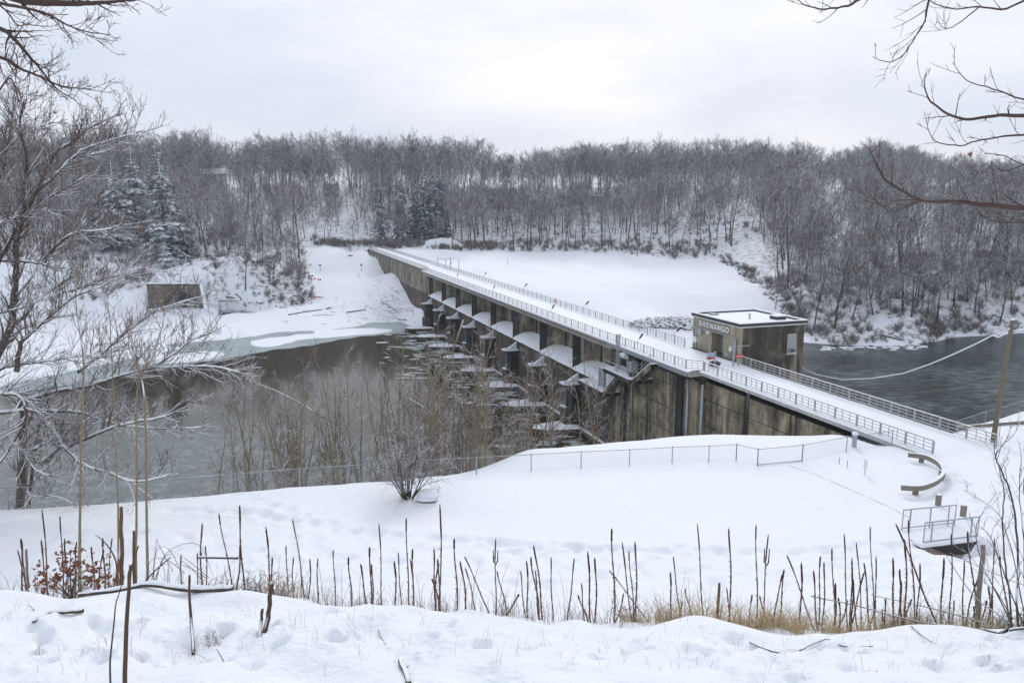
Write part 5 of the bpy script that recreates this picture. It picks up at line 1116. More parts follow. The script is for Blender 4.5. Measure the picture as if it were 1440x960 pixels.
R = [([(1790, -60), (1650, -130), (1500, -120), (1400, -80), (1300, -45), (1213, -3), (1193, 8), (1160, 13), (1133, 8), (1119, -3)], 9.8, 8.6, .045, .003, 14), ([(1400, -80), (1330, -60), (1307, 0), (1300, 30), (1287, 53), (1270, 77), (1250, 87), (1227, 80)], 9.2, 8.6, .020, .003, 9), ([(1650, -130), (1560, -60), (1500, -20), (1440, 2), (1410, 13), (1377, 10), (1343, 13), (1313, 5), (1300, -10)], 9.4, 8.8, .022, .004, 8),
     ([(1800, 330), (1720, 230), (1620, 190), (1500, 168), (1440, 163), (1397, 163), (1360, 168), (1333, 160), (1310, 143), (1300, 123), (1303, 99)], 9.8, 8.4, .045, .003, 14), ([(1720, 230), (1620, 185), (1500, 150), (1440, 140), (1397, 125), (1360, 113), (1340, 88)], 9, 8.5, .018, .003, 8), ([(1720, 230), (1620, 205), (1500, 188), (1440, 190), (1403, 193), (1373, 198), (1350, 205), (1320, 200), (1307, 187), (1300, 157)], 9, 8.4, .018, .003, 11),
     ([(1800, 470), (1740, 370), (1640, 320), (1500, 300), (1440, 293), (1377, 287), (1343, 283), (1297, 282), (1267, 267), (1243, 250), (1227, 220), (1221, 207)], 9.8, 8.0, .055, .004, 15), ([(1297, 282), (1270, 293), (1250, 297), (1227, 277), (1215, 263)], 8.2, 8, .009, .003, 4), ([(1740, 370), (1640, 325), (1500, 314), (1440, 313), (1393, 310), (1373, 293)], 8.8, 8.3, .018, .004, 7), ([(1620, 205), (1560, 230), (1500, 250), (1440, 232), (1415, 220), (1385, 216)], 9, 8.6, .012, .004, 5), ([(1377, 10), (1345, 35), (1327, 40), (1317, 22)], 8.9, 8.7, .008, .003, 4), ([(1440, 232), (1410, 240), (1394, 228), (1400, 262), (1403, 287)], 8.7, 8.5, .008, .004, 4)]
q = at(1815, 1330, 9.8); tree_from('overhanging_tree', (q.x, q.y, hz(q.x, q.y)), 'leafless tree reaching in with thin reddish boughs and one curled leaf', 'tree', [([(1815, 1330), (1808, 1000), (1802, 600), (1800, 330), (1795, 100), (1790, -60), (1800, -300), (1780, -600)], 9.8, 9.8, .20, .05, 6), ([(1800, 330), (1880, 200), (1980, 120), (2080, 20)], 9.8, 10.5, .06, .006, 16), ([(1795, 100), (1880, -60), (1960, -200), (2000, -330)], 9.8, 10.5, .05, .006, 16), ([(1800, -200), (1720, -330), (1650, -430), (1560, -500)], 9.8, 9.2, .05, .006, 16)] + R, 'bark_bare', 'bark_bare', [(1369, 206, 8.4, .10), (1374, 210, 8.4, .09), (1366, 214, 8.4, .08)], sub=2, tl=.36, tr=.0030, wob=.006, start=.25)
# slim saplings with olive bark on the slope
for (pxs, t, r0, tn), lb in ((([(112, 860), (112, 780), (113, 700), (114, 640), (116, 560), (117, 500), (108, 440), (106, 405)], 21, .050, 16), 'slim olive-barked sapling behind the rusty oak seedling'), (([(166, 850), (166, 720), (163, 640), (160, 560), (156, 480), (153, 430)], 23, .034, 10), 'thinnest olive-barked sapling between its two taller neighbours'),
                         (([(191, 850), (191, 790), (192, 700), (192, 620), (192, 560), (196, 525), (182, 492), (180, 470)], 21.5, .046, 14), 'olive-barked sapling forking at its top'), (([(207, 840), (207, 780), (206, 690), (205, 620), (203, 560), (200, 528), (213, 505), (225, 470), (232, 440)], 21.5, .044, 14), 'olive-barked sapling beside the forked one')):
    q = at(pxs[0][0], pxs[0][1], t); t_ = empty('slim_sapling', (q.x, q.y, hz(q.x, q.y)), lb, 'sapling', 'slim saplings on the slope'); tr, tw = MB(), MB(); limb(tr, tw, pxs, t, t, r0, .010, rng, twigs=tn, tl=.9, sub=4, tr=.007, rise=.5, wob=.008, start=.62); tr.build('stem', M['bark_sap'], t_, smooth=True); tw.build('twigs', M['twig_sap'], t_, smooth=True)

# ------------------------------------------------------------------ mullein stalks along the crest of the near bank
def mullein(seed, branched=False):
    rg = random.Random(seed); st, hd = MB(), MB()
    n = 14; pts = [Vector((.009 * math.sin(i * .5 + seed) * (i > 0), .009 * math.cos(i * .45 + seed * 2) * (i > 0), i / n)) for i in range(n + 1)]
    st.tube(pts, [(.0085 + (.003 if i % 2 else 0)) * (1 - .3 * i / n) for i in range(n + 1)], 5)
    for i in range(26):
        z = rg.uniform(.08, .68); a = rg.uniform(0, 6.28); st.tube([(0, 0, z), (math.cos(a) * .017, math.sin(a) * .017, z + .012)], [.004, .002], 3)
    k = 26; hp = []; hr = []; hs = (.70, .78, .86, .70, .80)[seed % 5]
    for i in range(k + 1): f = i / k; w_ = (hs + (1.003 - hs) * f) * n; hp.append((.009 * math.sin(w_ * .5 + seed), .009 * math.cos(w_ * .45 + seed * 2), hs + (1.003 - hs) * f)); hr.append((.0088 + .0034 * rg.random()) * min(1, 4 * (1 - f) + .35) * min(1, 3 * f + .5))
    hd.tube(hp, hr, 6)
    if branched:
        for sg in (-1, 1): hd.tube([(0, 0, .68), (sg * .03, .01, .72), (sg * .035, .01, .86)], [.008, .011, .006], 5)
    return st, hd
MK = [Kind(mullein(i, i == 3), ('stalk', 'seed_head'), ('mullein', 'mullein_head')) for i in range(5)]
MUL = []
def ml(ox, oy, rows): MUL.extend((ox + a / 3, oy + b / 3, ox + c / 3, oy + d / 3) for a, b, c, d in rows)
ml(0, 640, [(180, 228, 185, 480), (255, 255, 255, 470), (85, 352, 88, 545), (95, 365, 97, 545), (272, 352, 275, 480), (388, 385, 388, 500), (435, 350, 433, 500), (850, 288, 845, 580), (868, 380, 868, 560), (835, 412, 830, 580), (925, 245, 975, 420), (1007, 212, 1020, 430), (1122, 300, 1140, 500), (1237, 268, 1285, 560), (1207, 382, 1207, 470), (1235, 430, 1235, 600), (1310, 435, 1300, 620), (1340, 435, 1340, 620), (1275, 510, 1260, 620), (1145, 430, 1150, 560)])
ml(480, 640, [(160, 285, 172, 655), (130, 458, 133, 620), (275, 265, 283, 655), (238, 410, 258, 660), (225, 445, 230, 640), (295, 437, 310, 660), (302, 395, 300, 640), (388, 395, 400, 660), (418, 207, 418, 660), (410, 437, 412, 640), (478, 350, 490, 660), (520, 428, 630, 640), (650, 350, 652, 690), (525, 472, 575, 640), (660, 488, 702, 660), (755, 488, 778, 660), (783, 443, 787, 680), (815, 380, 855, 685), (802, 428, 840, 680), (882, 430, 893, 680), (1040, 405, 1055, 680), (1073, 432, 1075, 685), (1143, 308, 1155, 700), (1130, 485, 1320, 720), (1183, 365, 1240, 620), (1243, 365, 1245, 680), (1215, 405, 1240, 640), (1398, 428, 1440, 660)])
ml(960, 640, [(62, 288, 88, 700), (198, 308, 203, 735), (312, 293, 318, 690), (360, 333, 338, 690), (502, 452, 500, 710), (600, 450, 598, 680), (632, 392, 650, 700), (680, 333, 705, 715), (715, 432, 712, 715), (735, 367, 765, 730), (793, 300, 815, 700), (765, 455, 800, 680), (815, 425, 820, 700), (940, 355, 945, 700), (955, 272, 985, 700), (900, 292, 1080, 660), (1003, 455, 990, 690), (1137, 332, 1128, 720), (1205, 322, 1260, 700), (1312, 350, 1312, 755), (1100, 430, 1095, 700), (440, 418, 575, 660), (583, 425, 580, 660), (550, 487, 580, 660), (885, 430, 900, 660), (920, 480, 920, 660), (1340, 420, 1400, 700), (1185, 445, 1190, 720)])
rng = random.Random(41)
for _ in range(52):
    u = rng.choice((rng.uniform(0, 480), rng.uniform(480, 960), rng.uniform(960, 1400), rng.uniform(1150, 1430))); vb = float(np.interp(u, [q[0] for q in CREST], [q[1] for q in CREST])) - rng.uniform(0, 14); MUL.append((u + rng.gauss(0, 10), vb - rng.uniform(22, 75), u, vb))
for i, (u0, v0, u1, v1) in enumerate(MUL):
    t = 12.9 + rng.uniform(-.3, .7); b = at(u1, v1, t); g = top(b.x, b.y); tp = at(u0, v0, t + rng.uniform(-.15, .15))
    if g < b.z: b = Vector((b.x, b.y, g))                        # rooted in the slope just behind the crest
    ax = tp - b; L = ax.length; k = MK[3 if i in (32, 51) else (0, 1, 2, 4)[i % 4]]
    lean = abs(ax.x) / L; lb = ('leaning dark mullein stalk on the crest of the near bank' if lean > .2 else ('tall upright mullein stalk with dark seed head on the near bank' if L > 1.75 else 'short upright mullein stalk on the crest of the near bank'))
    o = k.place('mullein_stalk', b, (1.4 * rng.uniform(.75, 1.2),) * 2 + (L,), 0, lb, 'stalk', 'mullein stalks on the near bank'); o.rotation_mode = 'QUATERNION'; o.rotation_quaternion = ax.normalized().to_track_quat('Z', 'Y')

# ------------------------------------------------------------------ cut stems, stakes and fallen wood in the foreground
def woody(name, pxs, r0, r1, label, cat='stick', t=None, mt='stalk', group=None, snow=False, lift=0.0):
    pts = []
    for w in pxs:
        if len(w) == 3: pts.append(at(*w))
        else: q = ground_at(w[0], w[1], 12); pts.append(q + UP * lift)
    n = len(pts); pp = curve(pts, 4); k = len(pp); rad = [r0 + (r1 - r0) * i / (k - 1) for i in range(k)]
    rg = random.Random(int(pxs[0][0])); pp = [q + Vector((rg.uniform(-1, 1), rg.uniform(-1, 1), rg.uniform(-1, 1))) * r0 * .25 for q in pp]
    o = one(name, M[mt], None, 'tube', pp, rad, 7, smooth=True); tag(o, label, cat, group)
    if snow: mb = MB(); mb.tube([q + UP * (rad[i] * .75) for i, q in enumerate(pp[1:-1], 1)], [rad[i] * 1.02 * (.7 + .3 * math.sin(i * 1.7)) for i in range(1, k - 1)], 7); sn_ = mb.build('snow', M['snow'], o, smooth=True)
    return o
G = 'cut stems by the saplings'
woody('cut_stem', [(171, 835, 12.6), (171, 780, 12.6), (170, 713, 12.6)], .036, .028, 'thick cut stem standing beside the olive saplings', 'stem', mt='mullein', group=G); woody('cut_stem', [(189, 832, 12.8), (189, 790, 12.8), (188, 746, 12.8)], .030, .022, 'thinner cut stem next to the thick one', 'stem', mt='mullein', group=G)
woody('cut_stem', [(40, 826, 12.4), (38, 800, 12.4), (37, 771, 12.4)], .024, .018, 'short tan cut stem at the edge of the near bank', 'stem', mt='timber', group=G)
woody('bare_sapling', [(175, 985, 7.0), (177, 900, 7.1), (181, 830, 7.2), (184, 793, 7.2)], .022, .015, 'dark straight sapling stem rising from the bottom of the near bank', 'stem'); woody('bare_sapling', [(156, 985, 7.0), (155, 930, 7.1), (161, 870, 7.2), (164, 845, 7.25), (176, 808, 7.3)], .010, .004, 'thin crooked stem next to the dark straight one', 'stem')
woody('stake', [(271, 902), (269, 870, 9.4), (266, 840, 9.4), (266, 808, 9.4)], .022, .013, 'thin crooked stake alone in the near snow', 'stake', group='stakes in the near snow'); woody('stake', [(373, 897), (378, 860, 9.3), (382, 819, 9.3)], .032, .026, 'stout broken stake in the near snow', 'stake', group='stakes in the near snow'); woody('stake', [(364, 896), (367, 875, 9.4), (369, 855, 9.4)], .022, .018, 'short broken stake beside the stout one', 'stake', group='stakes in the near snow')
woody('cut_stem', [(1374, 888, 12.6), (1377, 840, 12.6), (1383, 766, 12.6)], .045, .036, 'thick pale broken stem among the mulleins near the leafless shrub', 'stem', mt='timber'); woody('cut_stem', [(1008, 875, 12.6), (1010, 850, 12.6), (1012, 819, 12.6)], .03, .02, 'stubby broken stem in the tan grass', 'stem', mt='mullein')
woody('fallen_log', [(110, 838), (160, 834), (215, 836), (270, 839), (328, 842)], .030, .055, 'snow-topped fallen log lying along the near crest', 'log', mt='bark_near', snow=True, lift=.06)
woody('fallen_branch', [(48, 880), (70, 869), (95, 870), (117, 866)], .018, .030, 'short snow-topped branch lying on the near bank', 'branch', mt='bark_near', snow=True, lift=.04); woody('fallen_branch', [(41, 850, 10.2), (55, 862, 10.0), (72, 870, 9.9)], .008, .014, 'fork of the short branch sticking up from snow', 'branch', mt='bark_near')
woody('fallen_branch', [(575, 968), (563, 940), (553, 920), (545, 905), (532, 884)], .028, .010, 'long dark branch half buried toward the bottom of the bank', 'branch', mt='bark_near', lift=.01); woody('fallen_twig', [(569, 950), (575, 944), (583, 936, 8.2)], .007, .004, 'side twig of the half-buried branch', 'branch')
woody('fallen_twig', [(40, 918), (47, 909), (55, 903, 9.0)], .012, .012, 'stub of wood poking out of the near snow', 'branch', mt='bark_near'); woody('fallen_twig', [(255, 905, 9.0), (275, 918, 8.9), (310, 926), (330, 928)], .004, .004, 'bowed thin twig across the near snow', 'branch'); woody('fallen_twig', [(310, 955), (322, 943, 8.1), (333, 935, 8.1)], .010, .004, 'forked twig lying at the bottom of the near bank', 'branch'); woody('fallen_twig', [(322, 943, 8.1), (312, 925, 8.1), (304, 912, 8.1)], .006, .003, 'upright fork of the twig lying low', 'branch')
woody('fallen_twig', [(1195, 942), (1215, 950), (1232, 958)], .008, .005, 'straight twig on the snow below the tan grass', 'branch', lift=.01); woody('fallen_branch', [(1055, 895), (1080, 898), (1120, 905), (1150, 908)], .016, .008, 'dark branch lying at the foot of the tan grass', 'branch', lift=.02, mt='bark_near'); woody('fallen_branch', [(1125, 903), (1160, 902), (1185, 904), (1228, 902)], .010, .010, 'second dark branch beside the one in the grass', 'branch', lift=.02, mt='bark_near')
woody('fallen_branch', [(1376, 907), (1405, 899), (1440, 893), (1500, 885)], .012, .030, 'thick dark branch lying in from the shrub', 'branch', lift=.05, mt='bark_near'); woody('fallen_twig', [(1280, 890), (1320, 905), (1360, 905, 10.4), (1384, 921)], .008, .004, 'long bent twig reaching over the snow below the shrub', 'branch', lift=.03)
woody('arching_branch', [(1140, 838, 13), (1200, 850, 12.8), (1290, 873, 12.4), (1380, 884, 12.2)], .009, .014, 'low branch lying through the mullein stalks', 'branch', mt='timber'); woody('arching_branch', [(1225, 836, 13), (1290, 850, 12.8), (1360, 868, 12.5), (1420, 890, 12.2)], .007, .013, 'snow-edged branch crossing the mullein stalks', 'branch', mt='bark_near'); woody('arching_branch', [(1330, 780, 13), (1370, 838, 12.6), (1410, 868, 12.2), (1450, 905, 12)], .006, .014, 'steep branch falling toward the shrub base', 'branch', mt='bark_near'); woody('arching_branch', [(1335, 777, 13), (1385, 800, 12.9), (1440, 822, 12.7), (1500, 835, 12.5)], .005, .009, 'thin snow-dusted branch spanning to the shrub', 'branch', mt='bark_near')
woody('bent_weed', [(134, 751, 12.4), (150, 765, 12.4), (163, 790, 12.4), (164, 828, 12.4)], .008, .014, 'thin stem bending down beside the cut stems', 'stem'); woody('bent_weed', [(240, 783, 12.2), (215, 805, 12.3), (193, 830, 12.4)], .010, .012, 'dark stick propped against the cut stems', 'stem'); woody('rail_stub', [(279, 783, 13.2), (300, 783.5, 13.2), (335, 784, 13.2)], .022, .028, 'short dead limb lying level among the weeds', 'branch', mt='bark_near')
# arching bramble canes
bm = empty('bramble', at(205, 835, 12.8), 'arching bare bramble canes beside the saplings', 'bramble')
for i in range(7):
    a = at(205 + i * 2, 838, 12.8); h1 = rng.uniform(.55, 1.0); dx = rng.uniform(.35, 1.0); pts_ = [a, a + Vector((dx * .35, rng.uniform(-.2, .2), h1)), a + Vector((dx * .8, rng.uniform(-.2, .2), h1 * 1.05)), a + Vector((dx * 1.15, rng.uniform(-.2, .2), h1 * .5))]
    one('cane', M['stalk'], bm, 'tube', curve(pts_, 5), .0045, 4)
# leafless shrub at the right edge
RS = [([(1432, 905), (1430, 850), (1432, 790), (1428, 730), (1420, 690), (1405, 655), (1400, 640), (1410, 625), (1425, 610), (1436, 590)], 11.6, 11.4, .022, .005, 12), ([(1425, 905), (1420, 840), (1412, 780), (1410, 720), (1412, 690), (1405, 660), (1398, 630), (1402, 610)], 11.6, 11.5, .016, .004, 12), ([(1440, 905), (1442, 840), (1440, 760), (1434, 700), (1436, 645)], 11.6, 11.4, .02, .004, 10), ([(1450, 905), (1460, 820), (1450, 730), (1440, 690), (1446, 640)], 11.6, 11.6, .02, .004, 10), ([(1428, 890), (1400, 830), (1380, 790), (1372, 745), (1385, 715)], 11.6, 11.8, .012, .004, 10), ([(1440, 880), (1410, 800), (1395, 760), (1380, 740)], 11.5, 11.3, .010, .004, 8), ([(1425, 870), (1390, 812), (1362, 780), (1352, 770)], 11.5, 11.3, .008, .003, 6), ([(1440, 860), (1415, 745), (1390, 710), (1355, 688)], 11.5, 11.2, .008, .003, 6)]
q = at(1432, 905, 11.6); tree_from('leafless_shrub', (q.x, q.y, top(q.x, q.y)), 'tangled leafless shrub at the end of the mullein row', 'shrub', RS, 'bark_near', 'twig_near', sub=2, tl=.42, tr=.0035, wob=.008, start=.15, rise=.4)
# oak seedling still holding rusty leaves
os_ = empty('oak_seedling', at(95, 838, 12.4), 'low oak seedling full of rusty brown leaves', 'shrub'); tr, tw = MB(), MB(); lf = MB(); rng = random.Random(8); tips = []
for u, v in ((62, 800), (78, 812), (92, 785), (100, 772), (112, 790), (128, 812), (140, 800), (150, 815), (70, 822), (118, 818), (86, 798), (133, 790), (55, 822), (104, 806)):
    a = at(100, 842, 12.5); b = at(u, v, 12.5 + rng.uniform(-.4, .4)); m = a.lerp(b, .5) + Vector((rng.uniform(-.06, .06), rng.uniform(-.1, .1), .08)); tr.tube(curve([a, m, b], 4), [.010] * 4 + [.006] * 5, 4); tips.append(b)
tr.build('stems', M['bark_near'], os_, smooth=True)
for b in tips:
    for i in range(17):
        q = b + Vector((rng.gauss(0, .11), rng.gauss(0, .12), rng.gauss(0, .075))); s_ = rng.uniform(.06, .11); a = Vector((rng.uniform(-1, 1), rng.uniform(-1, 1), rng.uniform(-1.2, .3))).normalized() * s_; w = perp(a.normalized(), rng) * s_ * .38; c_ = perp(a.normalized(), rng) * s_ * .2
        lf.add([q, q + a * .3 + w, q + a * .55 + w * .5 + c_, q + a * .75 + w * .9, q + a + c_, q + a * .7 - w, q + a * .5 - w * .4 + c_, q + a * .25 - w * .9], [(0, 1, 2, 6, 7), (2, 3, 4, 5, 6)])
lf.build('leaves', M['oak_leaf'], os_, kind='stuff')
# dry grass, weeds and sprigs: nobody could count these
def blades(name, spots_, mt, label, cat, hmin, hmax, r, bend, per):
    mb = MB()
    for x, y, sc in spots_:
        g = top(x, y) - .03
        for _ in range(per):
            a = rng.uniform(0, 6.28); h_ = rng.uniform(hmin, hmax) * sc; b = bend * rng.uniform(.3, 1.2) * h_; p0 = Vector((x + rng.gauss(0, .08), y + rng.gauss(0, .08), g)); c, s = math.cos(a), math.sin(a)
            mb.tube([p0, p0 + Vector((c * b * .35, s * b * .35, h_ * .6)), p0 + Vector((c * b, s * b, h_ * (.95 if bend < .8 else .78)))], [r, r * .8, r * .4], 3, cap=False)
    o = mb.build(name, M[mt], None, smooth=True); tag(o, label, cat, None, 'stuff'); return o
def crest_spots(u0, u1, cnt, dt0, dt1, s0=.6, s1=1.2):
    c = []
    for _ in range(cnt):
        u = rng.uniform(u0, u1); v = float(np.interp(u, [q[0] for q in CREST], [q[1] for q in CREST])); q = at(u, v, 12.0 + rng.uniform(dt0, dt1)); c.append((q.x, q.y, rng.uniform(s0, s1)))
    return c
blades('dry_grass', crest_spots(925, 1290, 150, .05, 1.5, .5, 1.4) + crest_spots(1040, 1130, 50, .0, .8, .5, 1.2) + crest_spots(860, 1420, 120, 0, 1.7, .4, 1.1) + crest_spots(360, 420, 14, .5, 1.2), 'grass', 'tan dry grass tufts at the foot of the mulleins', 'grass', .18, .52, .0035, .75, 10)
blades('dry_weeds', crest_spots(-60, 480, 160, .2, 1.6, .5, 1.2) + crest_spots(480, 960, 150, .1, 1.4, .4, 1.1) + crest_spots(1240, 1500, 110, .1, 1.3, .5, 1.2), 'weed', 'grey-brown dead weeds fringing the near crest', 'weeds', .15, .6, .003, .45, 6)
blades('weed_stems', crest_spots(-40, 1440, 150, .1, 1.5, .6, 1.3), 'mullein', 'thin broken brown weed stems among the mulleins', 'weeds', .35, .95, .0042, .22, 1)
sp_ = []
for _ in range(120): u, v = rng.uniform(0, 1440), rng.uniform(880, 958); q = at(u, v, 7.6 + (960 - v) * .036); sp_.append((q.x, q.y, rng.uniform(.4, 1.0)))
blades('snow_sprigs', sp_, 'weed', 'thin dead sprigs poking through the near snow', 'weeds', .08, .32, .0018, .6, 3)
RW = [Kind(bush(480 + i, .55, 12, .8, 5, 4, .006, .0035, 3), ('stems', 'twigs'), ('weed', 'weed')) for i in range(2)]
for i, (u, v, sc, lb) in enumerate(((302, 835, 1.3, 'domed tangle of grey weeds under the level dead limb'), (340, 838, 1.3, 'second domed weed tangle beside the level dead limb'), (378, 842, 1.5, 'largest rounded weed tangle on the near crest'), (52, 832, 1.0, 'grey weed tuft beside the oak seedling'), (293, 888, .5, 'small weed ball on open snow by the crooked stake'), (885, 870, 1.0, 'weed tangle before the leaning mullein'), (520, 850, .9, 'weed tangle at the first tall mulleins'), (1420, 885, 1.6, 'brown weed tangle at the shrub base'), (1395, 880, 1.2, 'smaller weed tangle beside the shrub base'))):
    q = at(u, v, 12.4 if v < 880 or u > 1000 else 9.2); RW[i % 2].place('weed_tangle', (q.x, q.y, top(q.x, q.y)), sc, i, lb, 'weeds', 'weed tangles on the near bank')

# ------------------------------------------------------------------ far bank: stone culvert, road edge, embankment details
b0, b1 = onz(209, 433, -14.5), onz(292, 433, -14.5); cd = (b1 - b0).normalized(); cn = Vector((-cd.y, cd.x, 0))          # cn points into the bank
cv = empty('stone_culvert', (b0 + b1) / 2, 'old dark stone culvert with a low arch in the far bank', 'culvert'); W_ = (b1 - b0).length; H_ = 7.4
ar = [(W_ * .26 + W_ * .29 * (1 - math.cos(math.pi * i / 12)), 1.0 + 4.2 * math.sin(math.pi * i / 12)) for i in range(13)]
def cvp(x, z, d=0.0): return b0 + cd * x + cn * d + Vector((0, 0, z))
prof_ = [(0, -1), (ar[0][0], -1)] + ar + [(ar[-1][0], -1), (W_, -1), (W_, 1.0), (W_ * .90, H_), (W_ * .02, H_), (0, H_)]
one('face', M['culvert_stone'], cv, 'prism', [cvp(x, z) for x, z in prof_], cn * 1.2)
one('barrel', M['void'], cv, 'prism', [cvp(x, z, 1.25) for x, z in [(ar[0][0] - .5, -1)] + [(x, z + .4) for x, z in ar] + [(ar[-1][0] + .5, -1)]], cn * .4)
for i in range(12):
    (x0, z0), (x1, z1) = ar[i], ar[i + 1]; c_ = (ar[0][0] + ar[-1][0]) / 2
    def o_(x, z): k = 1.16; return c_ + (x - c_) * k, (z - 1) * k + 1.1
    one('arch_stone', M['concrete_upper'], cv, 'prism', [cvp(x0, z0, -.12), cvp(x1, z1, -.12), cvp(*o_(x1, z1), -.12), cvp(*o_(x0, z0), -.12)], cn * .2)
one('coping', M['concrete_wet'], cv, 'box', cvp(-.2, H_, -.3), cd * (W_ * .92), cn * 1.6, (0, 0, .35)); one('coping_snow', M['snow'], cv, 'box', cvp(-.2, H_ + .352, -.3), cd * (W_ * .92), cn * 1.6, (0, 0, .3))
one('wing_wall', M['concrete_trim'], cv, 'prism', [cvp(W_ * .9, H_ + .1, -.3), cvp(W_ * .9 + .9, H_ + .1, -.3), cvp(W_ + 1.3, -1, -2.5), cvp(W_, -1, -2.5)], cn * .8); one('wing_snow', M['snow'], cv, 'prism', [cvp(W_ * .9 - .05, H_ + .2, -.35), cvp(W_ * .9 + .85, H_ + .2, -.35), cvp(W_ + 1.25, -.9, -2.55), cvp(W_ - .05, -.9, -2.55)], cn * .85 + Vector((0, 0, .12)))
rr = random.Random(77)
# riprap below the field, rocks along the field edge and on the brushy bank
def rocks(name, quad, cnt, s0, s1, label, zs_=None):
    mb = MB(); A_, B_, C_, D_ = [onz(*q) for q in quad]
    for _ in range(cnt):
        f, g = rr.random(), rr.random(); q = A_.lerp(B_, f).lerp(D_.lerp(C_, f), g); z = hz(q.x, q.y); s_ = rr.uniform(s0, s1)
        mb.blob((q.x, q.y, z + s_ * .1), s_ * rr.uniform(.8, 1.3), s_ * rr.uniform(.8, 1.3), s_ * .7, rr, .28, 6, 4)
    o = mb.build(name, M['rock'], None); tag(o, label, 'rocks', None, 'stuff')
rocks('riprap', [(885, 452, -11.5), (985, 440, -11), (1000, 478, -16), (900, 478, -16)], 330, .35, .95, 'snow-covered riprap stones below the white field by the building')
rocks('edge_rubble', [(1012, 367, -4), (1022, 367, -4), (1112, 446, -13), (1096, 446, -13)], 150, .3, .8, 'rubble along the slanting edge of the white field')
rocks('bank_rubble', [(340, 405, -9), (440, 385, -7), (445, 428, -13), (330, 428, -13.5)], 110, .2, .6, 'stones showing on the brushy bank')
# debris stranded at the waterline
def far_log(u0, v0, u1, v1, z, r, label, nm='driftwood_log', mt='bark_near', group='driftwood on the far shore', lift=.15):
    a, b = hit(u0, v0, 120), hit(u1, v1, 120); a.z = max(a.z, WATER + .1) + lift; b.z = max(b.z, WATER + .1) + lift; o = one(nm, M[mt], None, 'tube', curve([a, a.lerp(b, .5) + Vector((rr.uniform(-.3, .3), rr.uniform(-.3, .3), .05)), b], 4), [r, r, r * .9, r * .9, r * .8, r * .8, r * .7, r * .6, r * .5], 6, smooth=True); tag(o, label, 'log', group)
for a in ((406, 443, 454, 435, -14.6, .22, 'long driftwood log lying alone on the snowy beach'), (459, 434.5, 465, 432.5, -14.4, .28, 'short driftwood stub past the end of the long log'), (488, 439, 512, 436, -14.4, .22, 'driftwood log below the embankment groove'), (512, 436, 517, 429, -14, .1, 'upturned limb at the end of the driftwood log'), (313, 442, 342, 440, -14.8, .18, 'thin driftwood log out from the culvert'), (308, 423, 336, 423.5, -13.4, .2, 'driftwood log at the foot of the brushy bank'), (331, 413, 340, 423, -12.5, .3, 'thick pale log propped on the brushy bank'), (318, 417, 330, 419, -12.6, .35, 'boulder-like log end on the brushy bank'), (536, 424, 562, 440, -13.8, .16, 'slanting snow-dusted branch in the debris by the wall'), (560, 449, 572, 450, -15.5, .22, 'dark log frozen in at the foot of the wall'), (310, 437, 330, 436, -14.5, .12, 'fine driftwood stick near the culvert mouth'), (440, 445, 470, 443, -15, .1, 'fine driftwood stick on the beach ice')): far_log(*a)
mb = MB()
for _ in range(260):
    u, v = rr.gauss(556, 20), rr.gauss(440, 7)
    if rr.random() < .35: u, v = rr.uniform(400, 560), rr.gauss(440, 5)
    q = onz(u, v, -14.6); q.z = top(q.x, q.y) + .1; d = Vector((rr.uniform(-1, 1), rr.uniform(-1, 1), rr.uniform(-.1, .35))).normalized() * rr.uniform(.6, 2.6); mb.tube([q, q + d], [.06, .03], 3)
o = mb.build('drift_debris', M['bark_near'], None); tag(o, 'tangle of driftwood sticks heaped where embankment meets wall', 'driftwood', None, 'stuff')
far_log(441, 418, 455, 419.5, -11.8, .22, 'red boom lying across the edge of the embankment', 'red_boom', 'red_boom', None, .3)
# red berries / tape posts along the embankment edge
for i, (u, v) in enumerate(((431, 372), (436, 376), (441, 383), (446, 383), (449, 383), (433, 382))):
    q = onz(u, v, -5.5); g = top(q.x, q.y); o = one('marker_flag', M['red_boom'], None, 'box', (q.x, q.y, g), (.5, 0, 0), (0, .08, 0), (0, 0, .6)); tag(o, 'little dark red marker at the embankment edge', 'marker', 'red markers along the embankment edge')
# outlet and level gauges on the slope
for (u, v, z), lb in (((450, 362, -2.6), 'gauge post on the embankment away from the groove'), ((508, 362, -2.6), 'gauge post on the embankment between groove and wall')):
    q = onz(u, v + 8, z - 1); g = top(q.x, q.y); t = empty('gauge_post', (q.x, q.y, g), lb, 'post', 'gauge posts on the embankment'); one('shaft', M['dark'], t, 'tube', [(q.x, q.y, g - .3), (q.x, q.y, g + 2.4)], .07, 6); one('head', M['dark'], t, 'wbox', q.x - .4, q.x + .4, q.y - .2, q.y + .2, g + 2.3, g + 2.75)
q = onz(493, 363, -3); g = top(q.x, q.y); t = empty('drain_outlet', (q.x, q.y, g), 'dark drain outlet at the head of the embankment groove', 'drain'); one('lip', M['concrete_stain'], t, 'prism', [(q.x - 1.0, q.y, g - .1), (q.x + 1.0, q.y, g - .1), (q.x + .55, q.y - .5, g - .55), (q.x - .55, q.y - .5, g - .55)], (0, .3, .45)); one('cap_snow', M['snow'], t, 'wbox', q.x - 1.0, q.x + 1.0, q.y - .05, q.y + .5, g + .36, g + .5)
gp = []
for u, v in ((495, 366), (502, 378), (508, 392), (514, 406), (520, 420), (526, 430)):
    gp.append(hit(u, v, 150) - UP * .12)
mb = MB(); mb.tube(curve(gp, 4), .34, 8); o = mb.build('drain_groove', M['snow'], None, smooth=True); tag(o, 'snow ridge of a buried drain running down the embankment', 'drain pipe')
